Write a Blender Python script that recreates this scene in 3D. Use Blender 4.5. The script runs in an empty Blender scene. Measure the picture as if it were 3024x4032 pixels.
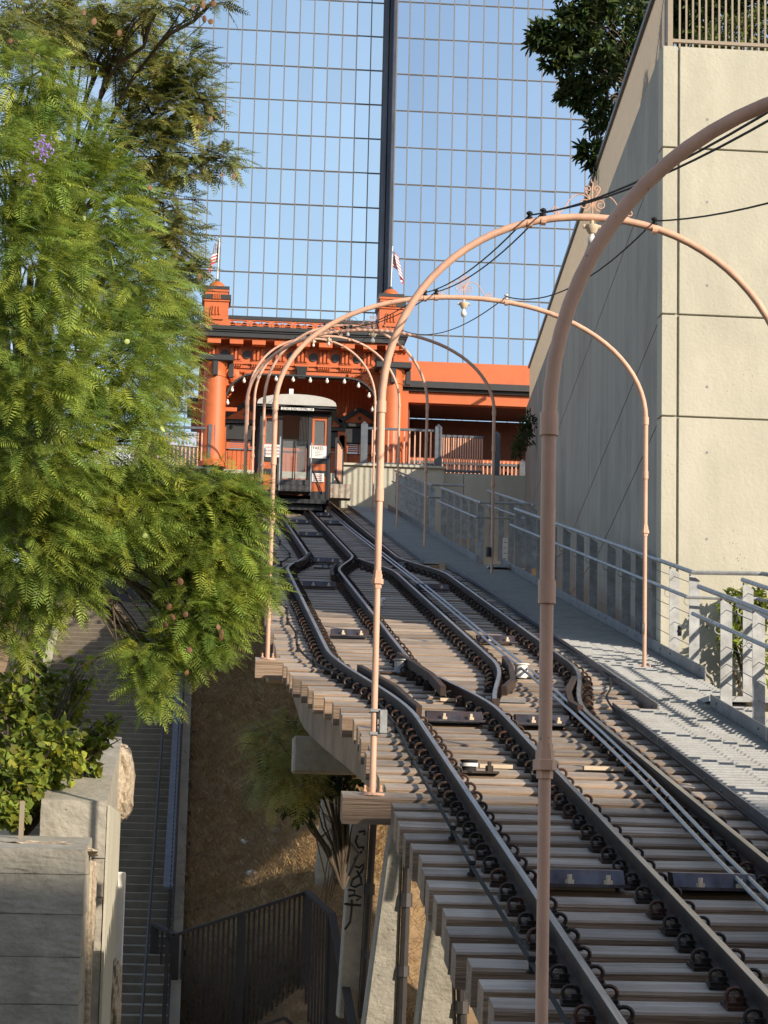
import bpy, bmesh, math, random
import numpy as np
from mathutils import Vector, Matrix
random.seed(7); RNG = np.random.default_rng(7)
sc = bpy.context.scene
COL = sc.collection
RAD = math.radians

# ---------------------------------------------------------------- camera, sky, sun, exposure
# world: x across the track (right), y uphill along the track, z up; origin on the centre rail
CAM = np.array([-2.625, -12.327, 0.104])
RHO, PIT, AZ = .0235, RAD(8.7914), RAD(4.7135)
_f0 = np.array([math.sin(AZ) * math.cos(PIT), math.cos(AZ) * math.cos(PIT), math.sin(PIT)])
_r0 = np.array([math.cos(AZ), -math.sin(AZ), 0.])
_u0 = np.cross(_r0, _f0)
CR = math.cos(RHO) * _r0 + math.sin(RHO) * _u0
CU = -math.sin(RHO) * _r0 + math.cos(RHO) * _u0
cam = bpy.data.cameras.new('Camera')
cam_ob = bpy.data.objects.new('Camera', cam); COL.objects.link(cam_ob)
cam.sensor_fit = 'HORIZONTAL'; cam.sensor_width = 36; cam.lens = 36 * 8970 / 3024
cam.clip_start = .1; cam.clip_end = 3000
mw = Matrix.Identity(4)
for i in range(3):
    mw[i][0], mw[i][1], mw[i][2], mw[i][3] = CR[i], CU[i], -_f0[i], CAM[i]
cam_ob.matrix_world = mw
sc.camera = cam_ob

SUN_EL, SUN_AZ = RAD(22.5), RAD(41)          # azimuth: behind the camera, to its right
TOSUN = Vector((math.sin(SUN_AZ) * math.cos(SUN_EL), -math.cos(SUN_AZ) * math.cos(SUN_EL), math.sin(SUN_EL)))
world = bpy.data.worlds.new('World'); sc.world = world; world.use_nodes = True
wn = world.node_tree; wn.nodes.clear()
wo = wn.nodes.new('ShaderNodeOutputWorld'); wb = wn.nodes.new('ShaderNodeBackground')
sky = wn.nodes.new('ShaderNodeTexSky'); sky.sky_type = 'NISHITA'; sky.sun_disc = False
sky.sun_elevation = SUN_EL; sky.sun_rotation = math.atan2(TOSUN.x, TOSUN.y)
sky.altitude = 80; sky.air_density = 1.0; sky.dust_density = .8; sky.ozone_density = 1.0
wb.inputs['Strength'].default_value = .14
hs = wn.nodes.new('ShaderNodeHueSaturation'); hs.inputs['Saturation'].default_value = .82
wn.links.new(sky.outputs[0], hs.inputs['Color']); wn.links.new(hs.outputs[0], wb.inputs[0]); wn.links.new(wb.outputs[0], wo.inputs[0])
sun = bpy.data.lights.new('Sun', 'SUN'); sun.energy = 4.2; sun.angle = RAD(.5); sun.color = (1, .86, .69)
sun_ob = bpy.data.objects.new('Sun', sun); COL.objects.link(sun_ob)
sun_ob.rotation_euler = TOSUN.to_track_quat('Z', 'Y').to_euler()
sc.view_settings.view_transform = 'Standard'; sc.view_settings.look = 'None'
sc.view_settings.exposure = 0.5; sc.view_settings.gamma = 1

sc.render.engine = 'CYCLES'; cy = sc.cycles
cy.max_bounces = 5; cy.diffuse_bounces = 3; cy.glossy_bounces = 2; cy.transmission_bounces = 3; cy.transparent_max_bounces = 4; cy.caustics_reflective = False; cy.caustics_refractive = False

# ---------------------------------------------------------------- measuring helpers (photograph pixels -> points in the place)
G = .204            # grade of the track
GAU = .762
def ray(x, y): return _f0 + (x - 1512) / 8970 * CR - (y - 2016) / 8970 * CU
def atY(x, y, Y): d = ray(x, y); return CAM + d * ((Y - CAM[1]) / d[1])
def atX(x, y, X): d = ray(x, y); return CAM + d * ((X - CAM[0]) / d[0])
def atD(x, y, D): return CAM + ray(x, y) * D
def atT(x, y, h=0.):
    d = ray(x, y); return CAM + d * ((G * CAM[1] + h - CAM[2]) / (d[2] - G * d[1]))
def wave(t): t = max(0., min(1., t)); return t * t * (3 - 2 * t)

# ---------------------------------------------------------------- materials
MATS = {}
def mat(name, col, rough=.7, metal=0., var=.25, scale=(6, 6, 6), col2=None, bump=0., bscale=None, spec=.5,
        rnd=0., detail=4., coord='pos', side=None, specks=None, dirt=None, dirt_scale=1.2, dirt_amt=.5):
    if name in MATS: return MATS[name]
    m = bpy.data.materials.new(name); m.use_nodes = True; MATS[name] = m
    nt = m.node_tree; N = nt.nodes; L = nt.links
    b = N['Principled BSDF']
    b.inputs['Roughness'].default_value = rough; b.inputs['Metallic'].default_value = metal
    b.inputs['Specular IOR Level'].default_value = spec
    if coord == 'pos': src = N.new('ShaderNodeNewGeometry').outputs['Position']
    else: src = N.new('ShaderNodeTexCoord').outputs['Object']
    mp = N.new('ShaderNodeMapping'); mp.inputs['Scale'].default_value = scale; L.new(src, mp.inputs[0])
    nz = N.new('ShaderNodeTexNoise'); nz.inputs['Scale'].default_value = 1; nz.inputs['Detail'].default_value = detail
    nz.inputs['Roughness'].default_value = .65
    L.new(mp.outputs[0], nz.inputs['Vector'])
    rp = N.new('ShaderNodeValToRGB')
    a = col2 if col2 else tuple(c * (1 - var) for c in col)
    z = col if col2 else tuple(min(1, c * (1 + var)) for c in col)
    rp.color_ramp.elements[0].color = (*a, 1); rp.color_ramp.elements[1].color = (*z, 1)
    rp.color_ramp.elements[0].position = .3; rp.color_ramp.elements[1].position = .7
    L.new(nz.outputs[0], rp.inputs[0]); out = rp.outputs[0]
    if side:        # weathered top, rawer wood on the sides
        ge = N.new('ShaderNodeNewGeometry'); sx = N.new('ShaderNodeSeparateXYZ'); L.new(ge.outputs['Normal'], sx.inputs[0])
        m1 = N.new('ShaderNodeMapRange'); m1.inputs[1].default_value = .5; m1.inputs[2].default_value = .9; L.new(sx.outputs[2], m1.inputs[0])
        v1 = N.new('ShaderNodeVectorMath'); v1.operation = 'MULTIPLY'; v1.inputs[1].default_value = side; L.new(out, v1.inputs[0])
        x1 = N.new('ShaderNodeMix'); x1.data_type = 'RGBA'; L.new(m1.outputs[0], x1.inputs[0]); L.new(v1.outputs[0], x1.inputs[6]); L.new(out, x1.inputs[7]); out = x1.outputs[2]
    if specks:      # small air holes in the cast face
        vo = N.new('ShaderNodeTexVoronoi'); vo.inputs['Scale'].default_value = specks[0]; L.new(src, vo.inputs['Vector'])
        n5 = N.new('ShaderNodeTexNoise'); n5.inputs['Scale'].default_value = 1.3; n5.inputs['Detail'].default_value = 3; L.new(src, n5.inputs['Vector'])
        m5 = N.new('ShaderNodeMapRange'); m5.inputs[1].default_value = .42; m5.inputs[2].default_value = .75; m5.inputs[3].default_value = 0; m5.inputs[4].default_value = specks[1]; L.new(n5.outputs[0], m5.inputs[0])
        l5 = N.new('ShaderNodeMath'); l5.operation = 'LESS_THAN'; L.new(vo.outputs[0], l5.inputs[0]); L.new(m5.outputs[0], l5.inputs[1])
        x5 = N.new('ShaderNodeMix'); x5.data_type = 'RGBA'; x5.inputs[7].default_value = (.2, .175, .13, 1); L.new(l5.outputs[0], x5.inputs[0]); L.new(out, x5.inputs[6]); out = x5.outputs[2]
    if dirt:
        n2 = N.new('ShaderNodeTexNoise'); n2.inputs['Scale'].default_value = dirt_scale; n2.inputs['Detail'].default_value = 6
        n2.inputs['Roughness'].default_value = .7
        L.new(src, n2.inputs['Vector'])
        r2 = N.new('ShaderNodeValToRGB'); r2.color_ramp.elements[0].position = .48; r2.color_ramp.elements[1].position = .68
        r2.color_ramp.elements[1].color = (dirt_amt,) * 3 + (1,)
        L.new(n2.outputs[0], r2.inputs[0])
        mx = N.new('ShaderNodeMix'); mx.data_type = 'RGBA'; mx.inputs[7].default_value = (*dirt, 1)
        L.new(r2.outputs[0], mx.inputs[0]); L.new(out, mx.inputs[6]); out = mx.outputs[2]
    if rnd:
        oi = N.new('ShaderNodeObjectInfo'); mr = N.new('ShaderNodeMapRange')
        mr.inputs[3].default_value = 1 - rnd; mr.inputs[4].default_value = 1 + rnd
        L.new(oi.outputs['Random'], mr.inputs[0])
        vm = N.new('ShaderNodeVectorMath'); vm.operation = 'SCALE'; L.new(out, vm.inputs[0]); L.new(mr.outputs[0], vm.inputs['Scale'])
        out = vm.outputs[0]
    L.new(out, b.inputs['Base Color'])
    if bump:
        n3 = N.new('ShaderNodeTexNoise'); n3.inputs['Scale'].default_value = 1; n3.inputs['Detail'].default_value = 5
        mp3 = N.new('ShaderNodeMapping'); mp3.inputs['Scale'].default_value = bscale or tuple(4 * s for s in scale)
        L.new(src, mp3.inputs[0]); L.new(mp3.outputs[0], n3.inputs['Vector'])
        bp = N.new('ShaderNodeBump'); bp.inputs['Strength'].default_value = bump; bp.inputs['Distance'].default_value = .02
        L.new(n3.outputs[0], bp.inputs['Height']); L.new(bp.outputs[0], b.inputs['Normal'])
    return m
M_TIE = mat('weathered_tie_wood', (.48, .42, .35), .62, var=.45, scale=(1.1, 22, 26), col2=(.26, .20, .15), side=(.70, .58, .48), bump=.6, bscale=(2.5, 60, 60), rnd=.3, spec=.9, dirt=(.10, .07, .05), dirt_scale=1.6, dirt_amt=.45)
M_RAIL = mat('rail_steel', (.045, .034, .028), .7, .0, spec=.35, var=.4, scale=(8, 2, 8), dirt=(.10, .035, .02), dirt_scale=2.5, dirt_amt=.6)
M_RAILTOP = mat('worn_rail_head', (.50, .47, .43), .36, .85, var=.3, scale=(30, .8, 4), dirt=(.10, .07, .05), dirt_scale=.8, dirt_amt=.45)
M_CLIP = mat('clip_iron', (.045, .036, .03), .55, .5, var=.4, scale=(12, 12, 12), dirt=(.2, .07, .035), dirt_scale=3, dirt_amt=.5, spec=.6)
M_PLATE = mat('guide_plate_steel', (.10, .095, .11), .4, .7, var=.5, scale=(7, 3, 3), dirt=(.16, .08, .05), dirt_scale=3, dirt_amt=.6)
M_PIPE = mat('pink_painted_pipe', (.68, .41, .285), .55, var=.12, scale=(9, 9, 2.5), specks=(26, .22), dirt=(.50, .27, .2), dirt_scale=3, dirt_amt=.4, rnd=.05)
M_FITTING = mat('cream_fitting_paint', (.62, .50, .36), .6, var=.15)
M_WIRE = mat('black_wire', (.010, .010, .010), .8, var=.1)
M_GLASSY = mat('porcelain_insulator', (.6, .6, .56), .3, var=.08)
M_CABLE = mat('haul_cable_steel', (.33, .34, .36), .4, .7, var=.3, scale=(30, 60, 30))
M_GALV = mat('galvanised_steel', (.36, .38, .39), .5, .55, var=.25, scale=(9, 9, 9), dirt=(.25, .24, .22), dirt_scale=4, dirt_amt=.5)
M_KICK = mat('walkway_edge_plate', (.22, .225, .23), .5, .6, var=.25, scale=(5, 5, 5))
M_CONC = mat('cast_concrete', (.49, .475, .385), .85, specks=(16, .13), var=.10, scale=(2.2, 2.2, .7), bump=.25, bscale=(25, 25, 25), dirt=(.39, .37, .295), dirt_scale=.9, dirt_amt=.45, detail=6)
M_SHADE_STREAK = mat('shade_toned_streaked_concrete', (.36, .345, .30), .9, var=.16, scale=(1.6, 1.6, .12), bump=.2, bscale=(20, 20, 20), dirt=(.22, .21, .18), dirt_scale=.5, dirt_amt=.6, detail=7)  # streak stains on a base darkened to stand in for the face's shade
M_OLDCONC = mat('old_board_formed_concrete', (.36, .34, .285), .9, var=.18, scale=(6, 6, 9), specks=(11, .2), bump=.6, bscale=(22, 22, 26), dirt=(.20, .18, .145), dirt_scale=2.2, dirt_amt=.6, detail=8)
M_GIRD = mat('girder_timber', (.30, .24, .175), .85, var=.3, scale=(20, 3, 2), col2=(.16, .125, .09), bump=.3)
M_RUBBLE = mat('broken_concrete_aggregate', (.42, .35, .26), .95, var=.45, scale=(22, 22, 22), bump=1., bscale=(26, 26, 26), detail=6)
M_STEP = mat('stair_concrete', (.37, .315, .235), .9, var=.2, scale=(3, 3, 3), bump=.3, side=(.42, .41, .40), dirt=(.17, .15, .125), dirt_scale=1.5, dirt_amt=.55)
M_ORANGE = mat('orange_paint', (.52, .125, .034), .55, var=.05, scale=(2, 2, 2), dirt=(.40, .088, .03), dirt_scale=2.5, dirt_amt=.5)
M_BLACK = mat('black_paint', (.022, .024, .027), .5, var=.15)
M_BLUEGREY = mat('blue_grey_painted_steel', (.10, .115, .135), .45, .2, var=.2, dirt=(.16, .16, .16), dirt_scale=3, dirt_amt=.4)
M_FENCE = mat('dark_bronze_fence_paint', (.05, .045, .045), .5, .2, var=.2)
M_TAN = mat('tan_painted_picket', (.30, .25, .185), .6, var=.08)
M_PINKP = mat('salmon_picket_paint', (.66, .36, .25), .6, var=.08)
M_WHITE = mat('white_paint', (.78, .77, .74), .6, var=.05)
M_ROOF = mat('car_roof_canvas', (.46, .45, .42), .7, var=.1)
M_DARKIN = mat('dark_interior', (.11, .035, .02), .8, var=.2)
M_BULB = mat('bulb_glass', (.75, .73, .68), .2, var=.03)
M_BARK = mat('bark', (.16, .13, .10), .95, var=.4, scale=(8, 8, 3), bump=.6)
M_TWIG = mat('twig', (.10, .075, .05), .9, var=.3)
M_SOIL = mat('dry_slope_soil', (.38, .26, .14), .95, var=.3, scale=(3, 3, 3), col2=(.2, .135, .075), bump=.5)
M_STRAW = mat('dry_grass', (.66, .47, .23), .8, var=.45, scale=(4, 4, 4), col2=(.33, .21, .10))
M_GROUND = mat('street_asphalt', (.06, .06, .06), .9, var=.2)
def leafmat(name, col, col2, scale=(1.6, 1.6, 1.6), trans=.35):
    m = mat(name, col, .55, var=.3, scale=scale, col2=col2, spec=.3, detail=3)
    b = m.node_tree.nodes['Principled BSDF']
    N = m.node_tree.nodes; L = m.node_tree.links
    tr = N.new('ShaderNodeBsdfTranslucent'); mx = N.new('ShaderNodeMixShader'); mx.inputs[0].default_value = trans
    src = b.inputs['Base Color'].links[0].from_socket
    at = N.new('ShaderNodeAttribute'); at.attribute_name = 'tint'
    vm = N.new('ShaderNodeVectorMath'); vm.operation = 'MULTIPLY'; L.new(src, vm.inputs[0]); L.new(at.outputs['Color'], vm.inputs[1]); src = vm.outputs[0]
    L.new(src, b.inputs['Base Color'])
    L.new(src, tr.inputs[0]); L.new(b.outputs[0], mx.inputs[1]); L.new(tr.outputs[0], mx.inputs[2])
    L.new(mx.outputs[0], N['Material Output'].inputs[0])
    return m
M_JAC = leafmat('jacaranda_leaf', (.42, .52, .105), (.19, .30, .065), (3.5, 3.5, 3.5), .45)
M_JACD = leafmat('jacaranda_old_leaf', (.38, .41, .13), (.20, .24, .08), (2, 2, 2), .4)
M_IVY = leafmat('broad_leaf', (.34, .40, .06), (.12, .18, .035), (5, 5, 5), .45)
M_MAG = leafmat('dark_leathery_leaf', (.06, .10, .025), (.025, .045, .015), (4, 4, 4), .15)
M_HEDGE = leafmat('hedge_leaf', (.17, .22, .05), (.06, .09, .03), (5, 5, 5))

# ---------------------------------------------------------------- object helpers
def new_mesh(name, v, f, m=None, smooth=False):
    me = bpy.data.meshes.new(name); me.from_pydata([tuple(p) for p in v], [], [tuple(q) for q in f]); me.update()
    if m: me.materials.append(m)
    if smooth: me.polygons.foreach_set('use_smooth', [True] * len(me.polygons))
    return me
def link(name, me, parent=None, loc=None, rot=None, scl=None):
    o = bpy.data.objects.new(name, me); COL.objects.link(o)
    if parent: o.parent = parent
    if loc is not None: o.location = loc
    if rot is not None: o.rotation_euler = rot
    if scl is not None: o.scale = scl
    return o
def tag(o, label=None, cat=None, group=None, kind=None):
    if label: o['label'] = label
    if cat: o['category'] = cat
    if group: o['group'] = group
    if kind: o['kind'] = kind
    return o
def thing(name, label, cat, loc=(0, 0, 0), group=None):
    o = bpy.data.objects.new(name, None); COL.objects.link(o); o.location = loc
    o.empty_display_size = .2
    return tag(o, label, cat, group)
def structure(name, loc=(0, 0, 0)):
    o = bpy.data.objects.new(name, None); COL.objects.link(o); o.location = loc; o['kind'] = 'structure'; return o
class MB:
    """collects boxes, tubes and prisms in world coordinates; build() links them as one mesh"""
    def __init__(s): s.v = []; s.f = []
    def add(s, v, f):
        n = len(s.v); s.v += [tuple(p) for p in v]; s.f += [tuple(i + n for i in q) for q in f]; return s
    def box(s, x0, x1, y0, y1, z0, z1):
        x0, x1 = min(x0, x1), max(x0, x1); y0, y1 = min(y0, y1), max(y0, y1); z0, z1 = min(z0, z1), max(z0, z1)
        v = [(x0, y0, z0), (x1, y0, z0), (x1, y1, z0), (x0, y1, z0), (x0, y0, z1), (x1, y0, z1), (x1, y1, z1), (x0, y1, z1)]
        return s.add(v, [(0, 3, 2, 1), (4, 5, 6, 7), (0, 1, 5, 4), (1, 2, 6, 5), (2, 3, 7, 6), (3, 0, 4, 7)])
    def hexa(s, v): return s.add(v, [(0, 3, 2, 1), (4, 5, 6, 7), (0, 1, 5, 4), (1, 2, 6, 5), (2, 3, 7, 6), (3, 0, 4, 7)])
    def bar(s, a, b, w, h, up=(0, 0, 1)):
        a, b, up = Vector(a), Vector(b), Vector(up); d = (b - a).normalized()
        x = d.cross(up)
        if x.length < 1e-5: x = d.cross(Vector((0, 1, 0)))
        x.normalize(); u = x.cross(d).normalized(); x *= w / 2; u *= h / 2
        return s.hexa([a - x - u, a + x - u, b + x - u, b - x - u, a - x + u, a + x + u, b + x + u, b - x + u])
    def tube(s, pts, r, n=8, cap=True, radii=None):
        P = [Vector(p) for p in pts]; m = len(P)
        t0 = (P[1] - P[0]).normalized()
        u = t0.cross(Vector((0, 0, 1)))
        if u.length < 1e-3: u = t0.cross(Vector((0, 1, 0)))
        u.normalize(); base = len(s.v)
        for i, p in enumerate(P):
            t = (P[min(i + 1, m - 1)] - P[max(i - 1, 0)]).normalized()
            u = (u - t * u.dot(t)).normalized(); w = t.cross(u)
            rr = radii[i] if radii else r
            for k in range(n):
                a = 2 * math.pi * k / n; s.v.append(tuple(p + u * (rr * math.cos(a)) + w * (rr * math.sin(a))))
        for i in range(m - 1):
            for k in range(n):
                a, b = base + i * n + k, base + i * n + (k + 1) % n
                s.f.append((a, b, b + n, a + n))
        if cap:
            s.f.append(tuple(base + k for k in range(n - 1, -1, -1))); s.f.append(tuple(base + (m - 1) * n + k for k in range(n)))
        return s
    def lathe(s, c, prof, n=16, axis='z'):
        """prof: (radius, height) pairs from the bottom up"""
        base = len(s.v); c = Vector(c)
        for r, h in prof:
            for k in range(n):
                a = 2 * math.pi * k / n; p = (r * math.cos(a), r * math.sin(a), h)
                if axis == 'y': p = (p[0], p[2], p[1])
                if axis == 'x': p = (p[2], p[0], p[1])
                s.v.append(tuple(c + Vector(p)))
        for i in range(len(prof) - 1):
            for k in range(n):
                a, b = base + i * n + k, base + i * n + (k + 1) % n; s.f.append((a, b, b + n, a + n))
        s.f.append(tuple(base + k for k in range(n - 1, -1, -1))); s.f.append(tuple(base + (len(prof) - 1) * n + k for k in range(n)))
        return s
    def prism(s, poly, a, b, plane='xz'):
        """polygon extruded between a and b along the missing axis"""
        n = len(poly); base = len(s.v)
        for t in (a, b):
            for p in poly:
                s.v.append((p[0], t, p[1]) if plane == 'xz' else ((t, p[0], p[1]) if plane == 'yz' else (p[0], p[1], t)))
        s.f.append(tuple(base + i for i in range(n))); s.f.append(tuple(base + n + i for i in range(n - 1, -1, -1)))
        for i in range(n):
            j = (i + 1) % n; s.f.append((base + i, base + n + i, base + n + j, base + j))
        return s
    def mesh(s, name, m=None, smooth=False, origin=(0, 0, 0)):
        o = Vector(origin); v = [tuple(Vector(p) - o) for p in s.v]
        me = new_mesh(name, v, s.f, m, smooth)
        bm = bmesh.new(); bm.from_mesh(me); bmesh.ops.recalc_face_normals(bm, faces=bm.faces); bm.to_mesh(me); bm.free()
        return me
    def build(s, name, m, parent=None, smooth=False, origin=None, bevel=0):
        """vertices are world coordinates; origin is where the object sits (parent's place is taken off)"""
        po = Vector(parent_origin(parent)) if parent else Vector((0, 0, 0))
        if origin is None: origin = po
        me = s.mesh(name, m, smooth, origin)
        o = link(name, me, parent, Vector(origin) - po)
        if bevel:
            b = o.modifiers.new('bevel', 'BEVEL'); b.width = bevel; b.segments = 1; b.limit_method = 'ANGLE'
        if smooth:
            md = o.modifiers.new('edges', 'EDGE_SPLIT'); md.split_angle = RAD(40)
        return o
def parent_origin(o):
    p = Vector((0, 0, 0))
    while o is not None: p += o.location; o = o.parent
    return p
def copy_tree(o, parent=None):
    c = o.copy(); COL.objects.link(c); c.parent = parent
    for ch in o.children: copy_tree(ch, c)
    return c
TH = math.atan(G)

#=TRACK=
# ================================================================ THE TRACK
def w_left(y): return wave((y - 6.4) / 5.0) * wave((26.0 - y) / 3.9)
def w_right(y): return wave((y - 6.9) / 3.9) * wave((26.0 - y) / 3.9)
OUT = 1.235 - GAU
def off_left(y): return -GAU - OUT * w_left(y)
def off_right(y): return GAU + OUT * w_right(y)
def off_mid(y): return .44 * w_right(y)
TOP = -.142                                   # tie tops below the rail heads
ARCH_Y = [-4.28, 3.68, 11.6, 24.1, 30.3, 37.0, 43.6]
track = structure('funicular_track')
# ties: one rough-sawn beam each
def tie_mesh(seed):
    r = random.Random(seed); b = MB()
    j = lambda a: r.uniform(-a, a)
    n = 4; w, d = .105, .19
    rows = []
    for i in range(n + 1):
        x = -.5 + i / n; dz, dy = j(.005), j(.005)
        rows.append([(x, -w + dy, -d), (x, -w + dy, -.012), (x, -w + .012 + dy, dz), (x, w - .012 + dy, dz), (x, w + dy, -.012), (x, w + dy, -d)])
    v = [p for q in rows for p in q]; f = []
    for i in range(n):
        for k in range(6):
            a = i * 6 + k; c = i * 6 + (k + 1) % 6; f.append((a, c, c + 6, a + 6))
    f.append(tuple(range(5, -1, -1))); f.append(tuple(n * 6 + k for k in range(6)))
    b.add(v, f); return b.mesh('tie', M_TIE)
TIES = [tie_mesh(i) for i in range(5)]
SHADE_H = 20.6
SP = .3585
tie_ys = []
arch_tie = set()
ny = int((46.2 + 5.4) / SP)
for i in range(ny):
    y = -5.4 + i * SP; tie_ys.append(y)
for ay in ARCH_Y: arch_tie.add(min(range(ny), key=lambda i: abs(tie_ys[i] - ay)))
for i, y in enumerate(tie_ys):
    xl = off_left(y) - .475 + random.uniform(-.03, .03); xr = off_right(y) + (.75 if y < 7.8 or y > 26 else .55)
    if i in arch_tie: xl = off_left(y) - (.80 if 8 < y < 26 else .80) + (.06 if 8 < y < 26 else 0); ARCH_Y[min(range(7), key=lambda k: abs(ARCH_Y[k] - y))] = y
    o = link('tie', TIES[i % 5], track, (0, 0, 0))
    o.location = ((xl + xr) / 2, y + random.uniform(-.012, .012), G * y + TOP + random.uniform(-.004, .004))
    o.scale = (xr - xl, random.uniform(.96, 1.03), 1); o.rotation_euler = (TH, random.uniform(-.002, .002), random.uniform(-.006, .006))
# rails: swept profile with a worn head
PROF = [(-.045, -.112), (.045, -.112), (.045, -.104), (.007, -.094), (.007, -.032), (.023, -.024), (.023, -.005), (.018, 0), (-.018, 0), (-.023, -.005), (-.023, -.024), (-.007, -.032), (-.007, -.094), (-.045, -.104)]
def rail(fn, y0, y1, dx=0., step=.3):
    n = max(2, int((y1 - y0) / step)); ys = [y0 + (y1 - y0) * i / n for i in range(n + 1)]
    v, f = [], []; m = len(PROF)
    for y in ys:
        s = (fn(y + .05) - fn(y - .05)) / .1; c = 1 / math.hypot(1, s)
        for px, pz in PROF: v.append((fn(y) + dx + px * c, y - px * s * c, G * y + pz))
    for i in range(n):
        for k in range(m):
            a = i * m + k; b = i * m + (k + 1) % m; f.append((a, b, b + m, a + m))
    f.append(tuple(range(m - 1, -1, -1))); f.append(tuple(n * m + k for k in range(m)))
    me = new_mesh('rail', v, f, M_RAIL); me.materials.append(M_RAILTOP)
    for p in me.polygons:
        k = p.index % m
        if p.index < n * m and k == 7: p.material_index = 1
    bm = bmesh.new(); bm.from_mesh(me); bmesh.ops.recalc_face_normals(bm, faces=bm.faces); bm.to_mesh(me); bm.free()
    return link('rail', me, track)
RL = rail(off_left, -6, 46); RM = rail(lambda y: -off_mid(y), -6, 46); RR = rail(off_right, -6, 46)
RC = rail(off_mid, 7.75, 25.2)
# rail fasteners: bolted plate with two curled spring clips
def clip_parts(b, sx, n, k):
    pts = []
    for i in range(n + 1):
        a = RAD(-120) + RAD(330) * i / n
        pts.append((sx * (.105 + .043 * math.cos(a)) , .006 + .03 * (i / n - .5), .035 + .036 * math.sin(a)))
    b.tube(pts, .0125, k)
    b.box(sx * .045, sx * .10, -.022, .022, -.012, .03)
    b.box(sx * .07, sx * .15, -.045, .045, -.02, .006)
def fastener(n, k):
    b = MB(); b.box(-.16, .16, -.075, .075, -.03, -.012)
    clip_parts(b, 1, n, k); clip_parts(b, -1, n, k)
    me = b.mesh('rail_fastener', M_CLIP); return me
F_HI, F_LO = fastener(12, 6), fastener(7, 4)
spots = []
for i, y in enumerate(tie_ys):
    for fn, r_, lo, hi in ((off_left, RL, -9, 99), (lambda q: -off_mid(q), RM, -9, 99), (off_right, RR, -9, 99), (off_mid, RC, 9.2, 24.4)):
        if lo < y < hi: spots.append((y, fn(y), r_))
spots.sort(key=lambda t: t[0])
rest = MB(); lo_v = [tuple(v.co) for v in F_LO.vertices]; lo_f = [tuple(p.vertices) for p in F_LO.polygons]
RT = Matrix.Rotation(TH, 3, 'X')
for k, (y, x, r_) in enumerate(spots):
    loc = Vector((x, y, G * y - .112))
    if k < 300:
        o = link('rail_fastener', F_HI, r_, loc, (TH, 0, random.uniform(-.12, .12)))
        o.scale = (random.uniform(.80, .88),) * 3
    else: rest.add([RT @ (Vector(p) * .84) + loc for p in lo_v], lo_f)
o = rest.build('far_rail_fastener', M_CLIP, track); o['kind'] = 'stuff'
# check rails beside the turnouts
for pts in ([(1570, 2585), (1640, 2630), (1700, 2670), (1745, 2720)], [(1415, 2635), (1560, 2720), (1620, 2775), (1650, 2800)], [(1985, 2600), (2012, 2640), (2020, 2690), (1985, 2720)], [(2262, 2680), (2235, 2730), (2250, 2780), (2285, 2800)],
            [(1222, 2183), (1195, 2215), (1165, 2225)], [(1322, 2228), (1305, 2250), (1310, 2275)]):
    b = MB(); P = [atT(*q, -.02) for q in pts]; Q = []
    for i in range(len(P) - 1):
        for t in (0, .25, .5, .75): Q.append(P[i] * (1 - t) + P[i + 1] * t)
    Q.append(P[-1])
    for i in range(len(Q) - 1): b.bar(Q[i], Q[i + 1], .05, .09)
    b.build('check_rail', M_RAIL, track)
# bent steel guide plates across the gaps, each with two bolts
def guide_plate(px, py, x0, x1):
    y = atT(px, py, -.12)[1]; z = G * y + TOP; b = MB()
    b.hexa([(x0, y - .11, z + .015), (x1, y - .11, z + .015), (x1, y + .05, z + .015), (x0, y + .05, z + .015), (x0, y - .05, z + .10), (x1, y - .05, z + .10), (x1, y + .09, z + .105), (x0, y + .09, z + .105)])
    b.box(x0 - .02, x1 + .02, y - .17, y - .1, z + .004, z + .022)
    p = b.build('guide_plate', M_PLATE, track, origin=(x0, y, z))
    c = MB()
    for t in (.3, .78):
        c.lathe((x0 + (x1 - x0) * t, y - .13, z), [(.026, .02), (.026, .045), (.014, .045), (.014, .075)], 6)
    c.build('bolt', M_FITTING, p, origin=(x0, y, z))
for px, py, x0, x1 in ((2300, 3480, -.60, -.14), (2850, 3495, .14, .62), (1870, 2840, -.62, -.14), (2075, 2850, .14, .60), (1385, 2505, -1.05, -.62), (1965, 2530, .62, 1.05), (1265, 2312, -1.07, -.6), (1746, 2323, .6, 1.07), (1172, 2060, -.6, -.14), (1335, 2065, .14, .6), (1250, 2112, -.6, -.14), (1260, 2215, -.75, -.25), (1190, 2030, .14, .5)):
    guide_plate(px, py, x0, x1)
# timber packing strips lying on the ties
for px, py, x0, x1, m_ in ((2250, 3505, -.62, -.2, M_FITTING), (1900, 3025, -.45, -.2, M_FITTING), (2390, 3035, .35, .78, M_FITTING), (1665, 2760, -.35, -.2, M_FITTING), (1470, 2740, -.2, .1, M_KICK), (2110, 2770, .2, .45, M_KICK)):
    y = atT(px, py, TOP)[1]; z = G * y + TOP; b = MB(); b.box(x0, x1, y - .05, y + .03, z, z + .03)
    b.build('packing_strip', m_, track, origin=(x0, y, z))
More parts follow.
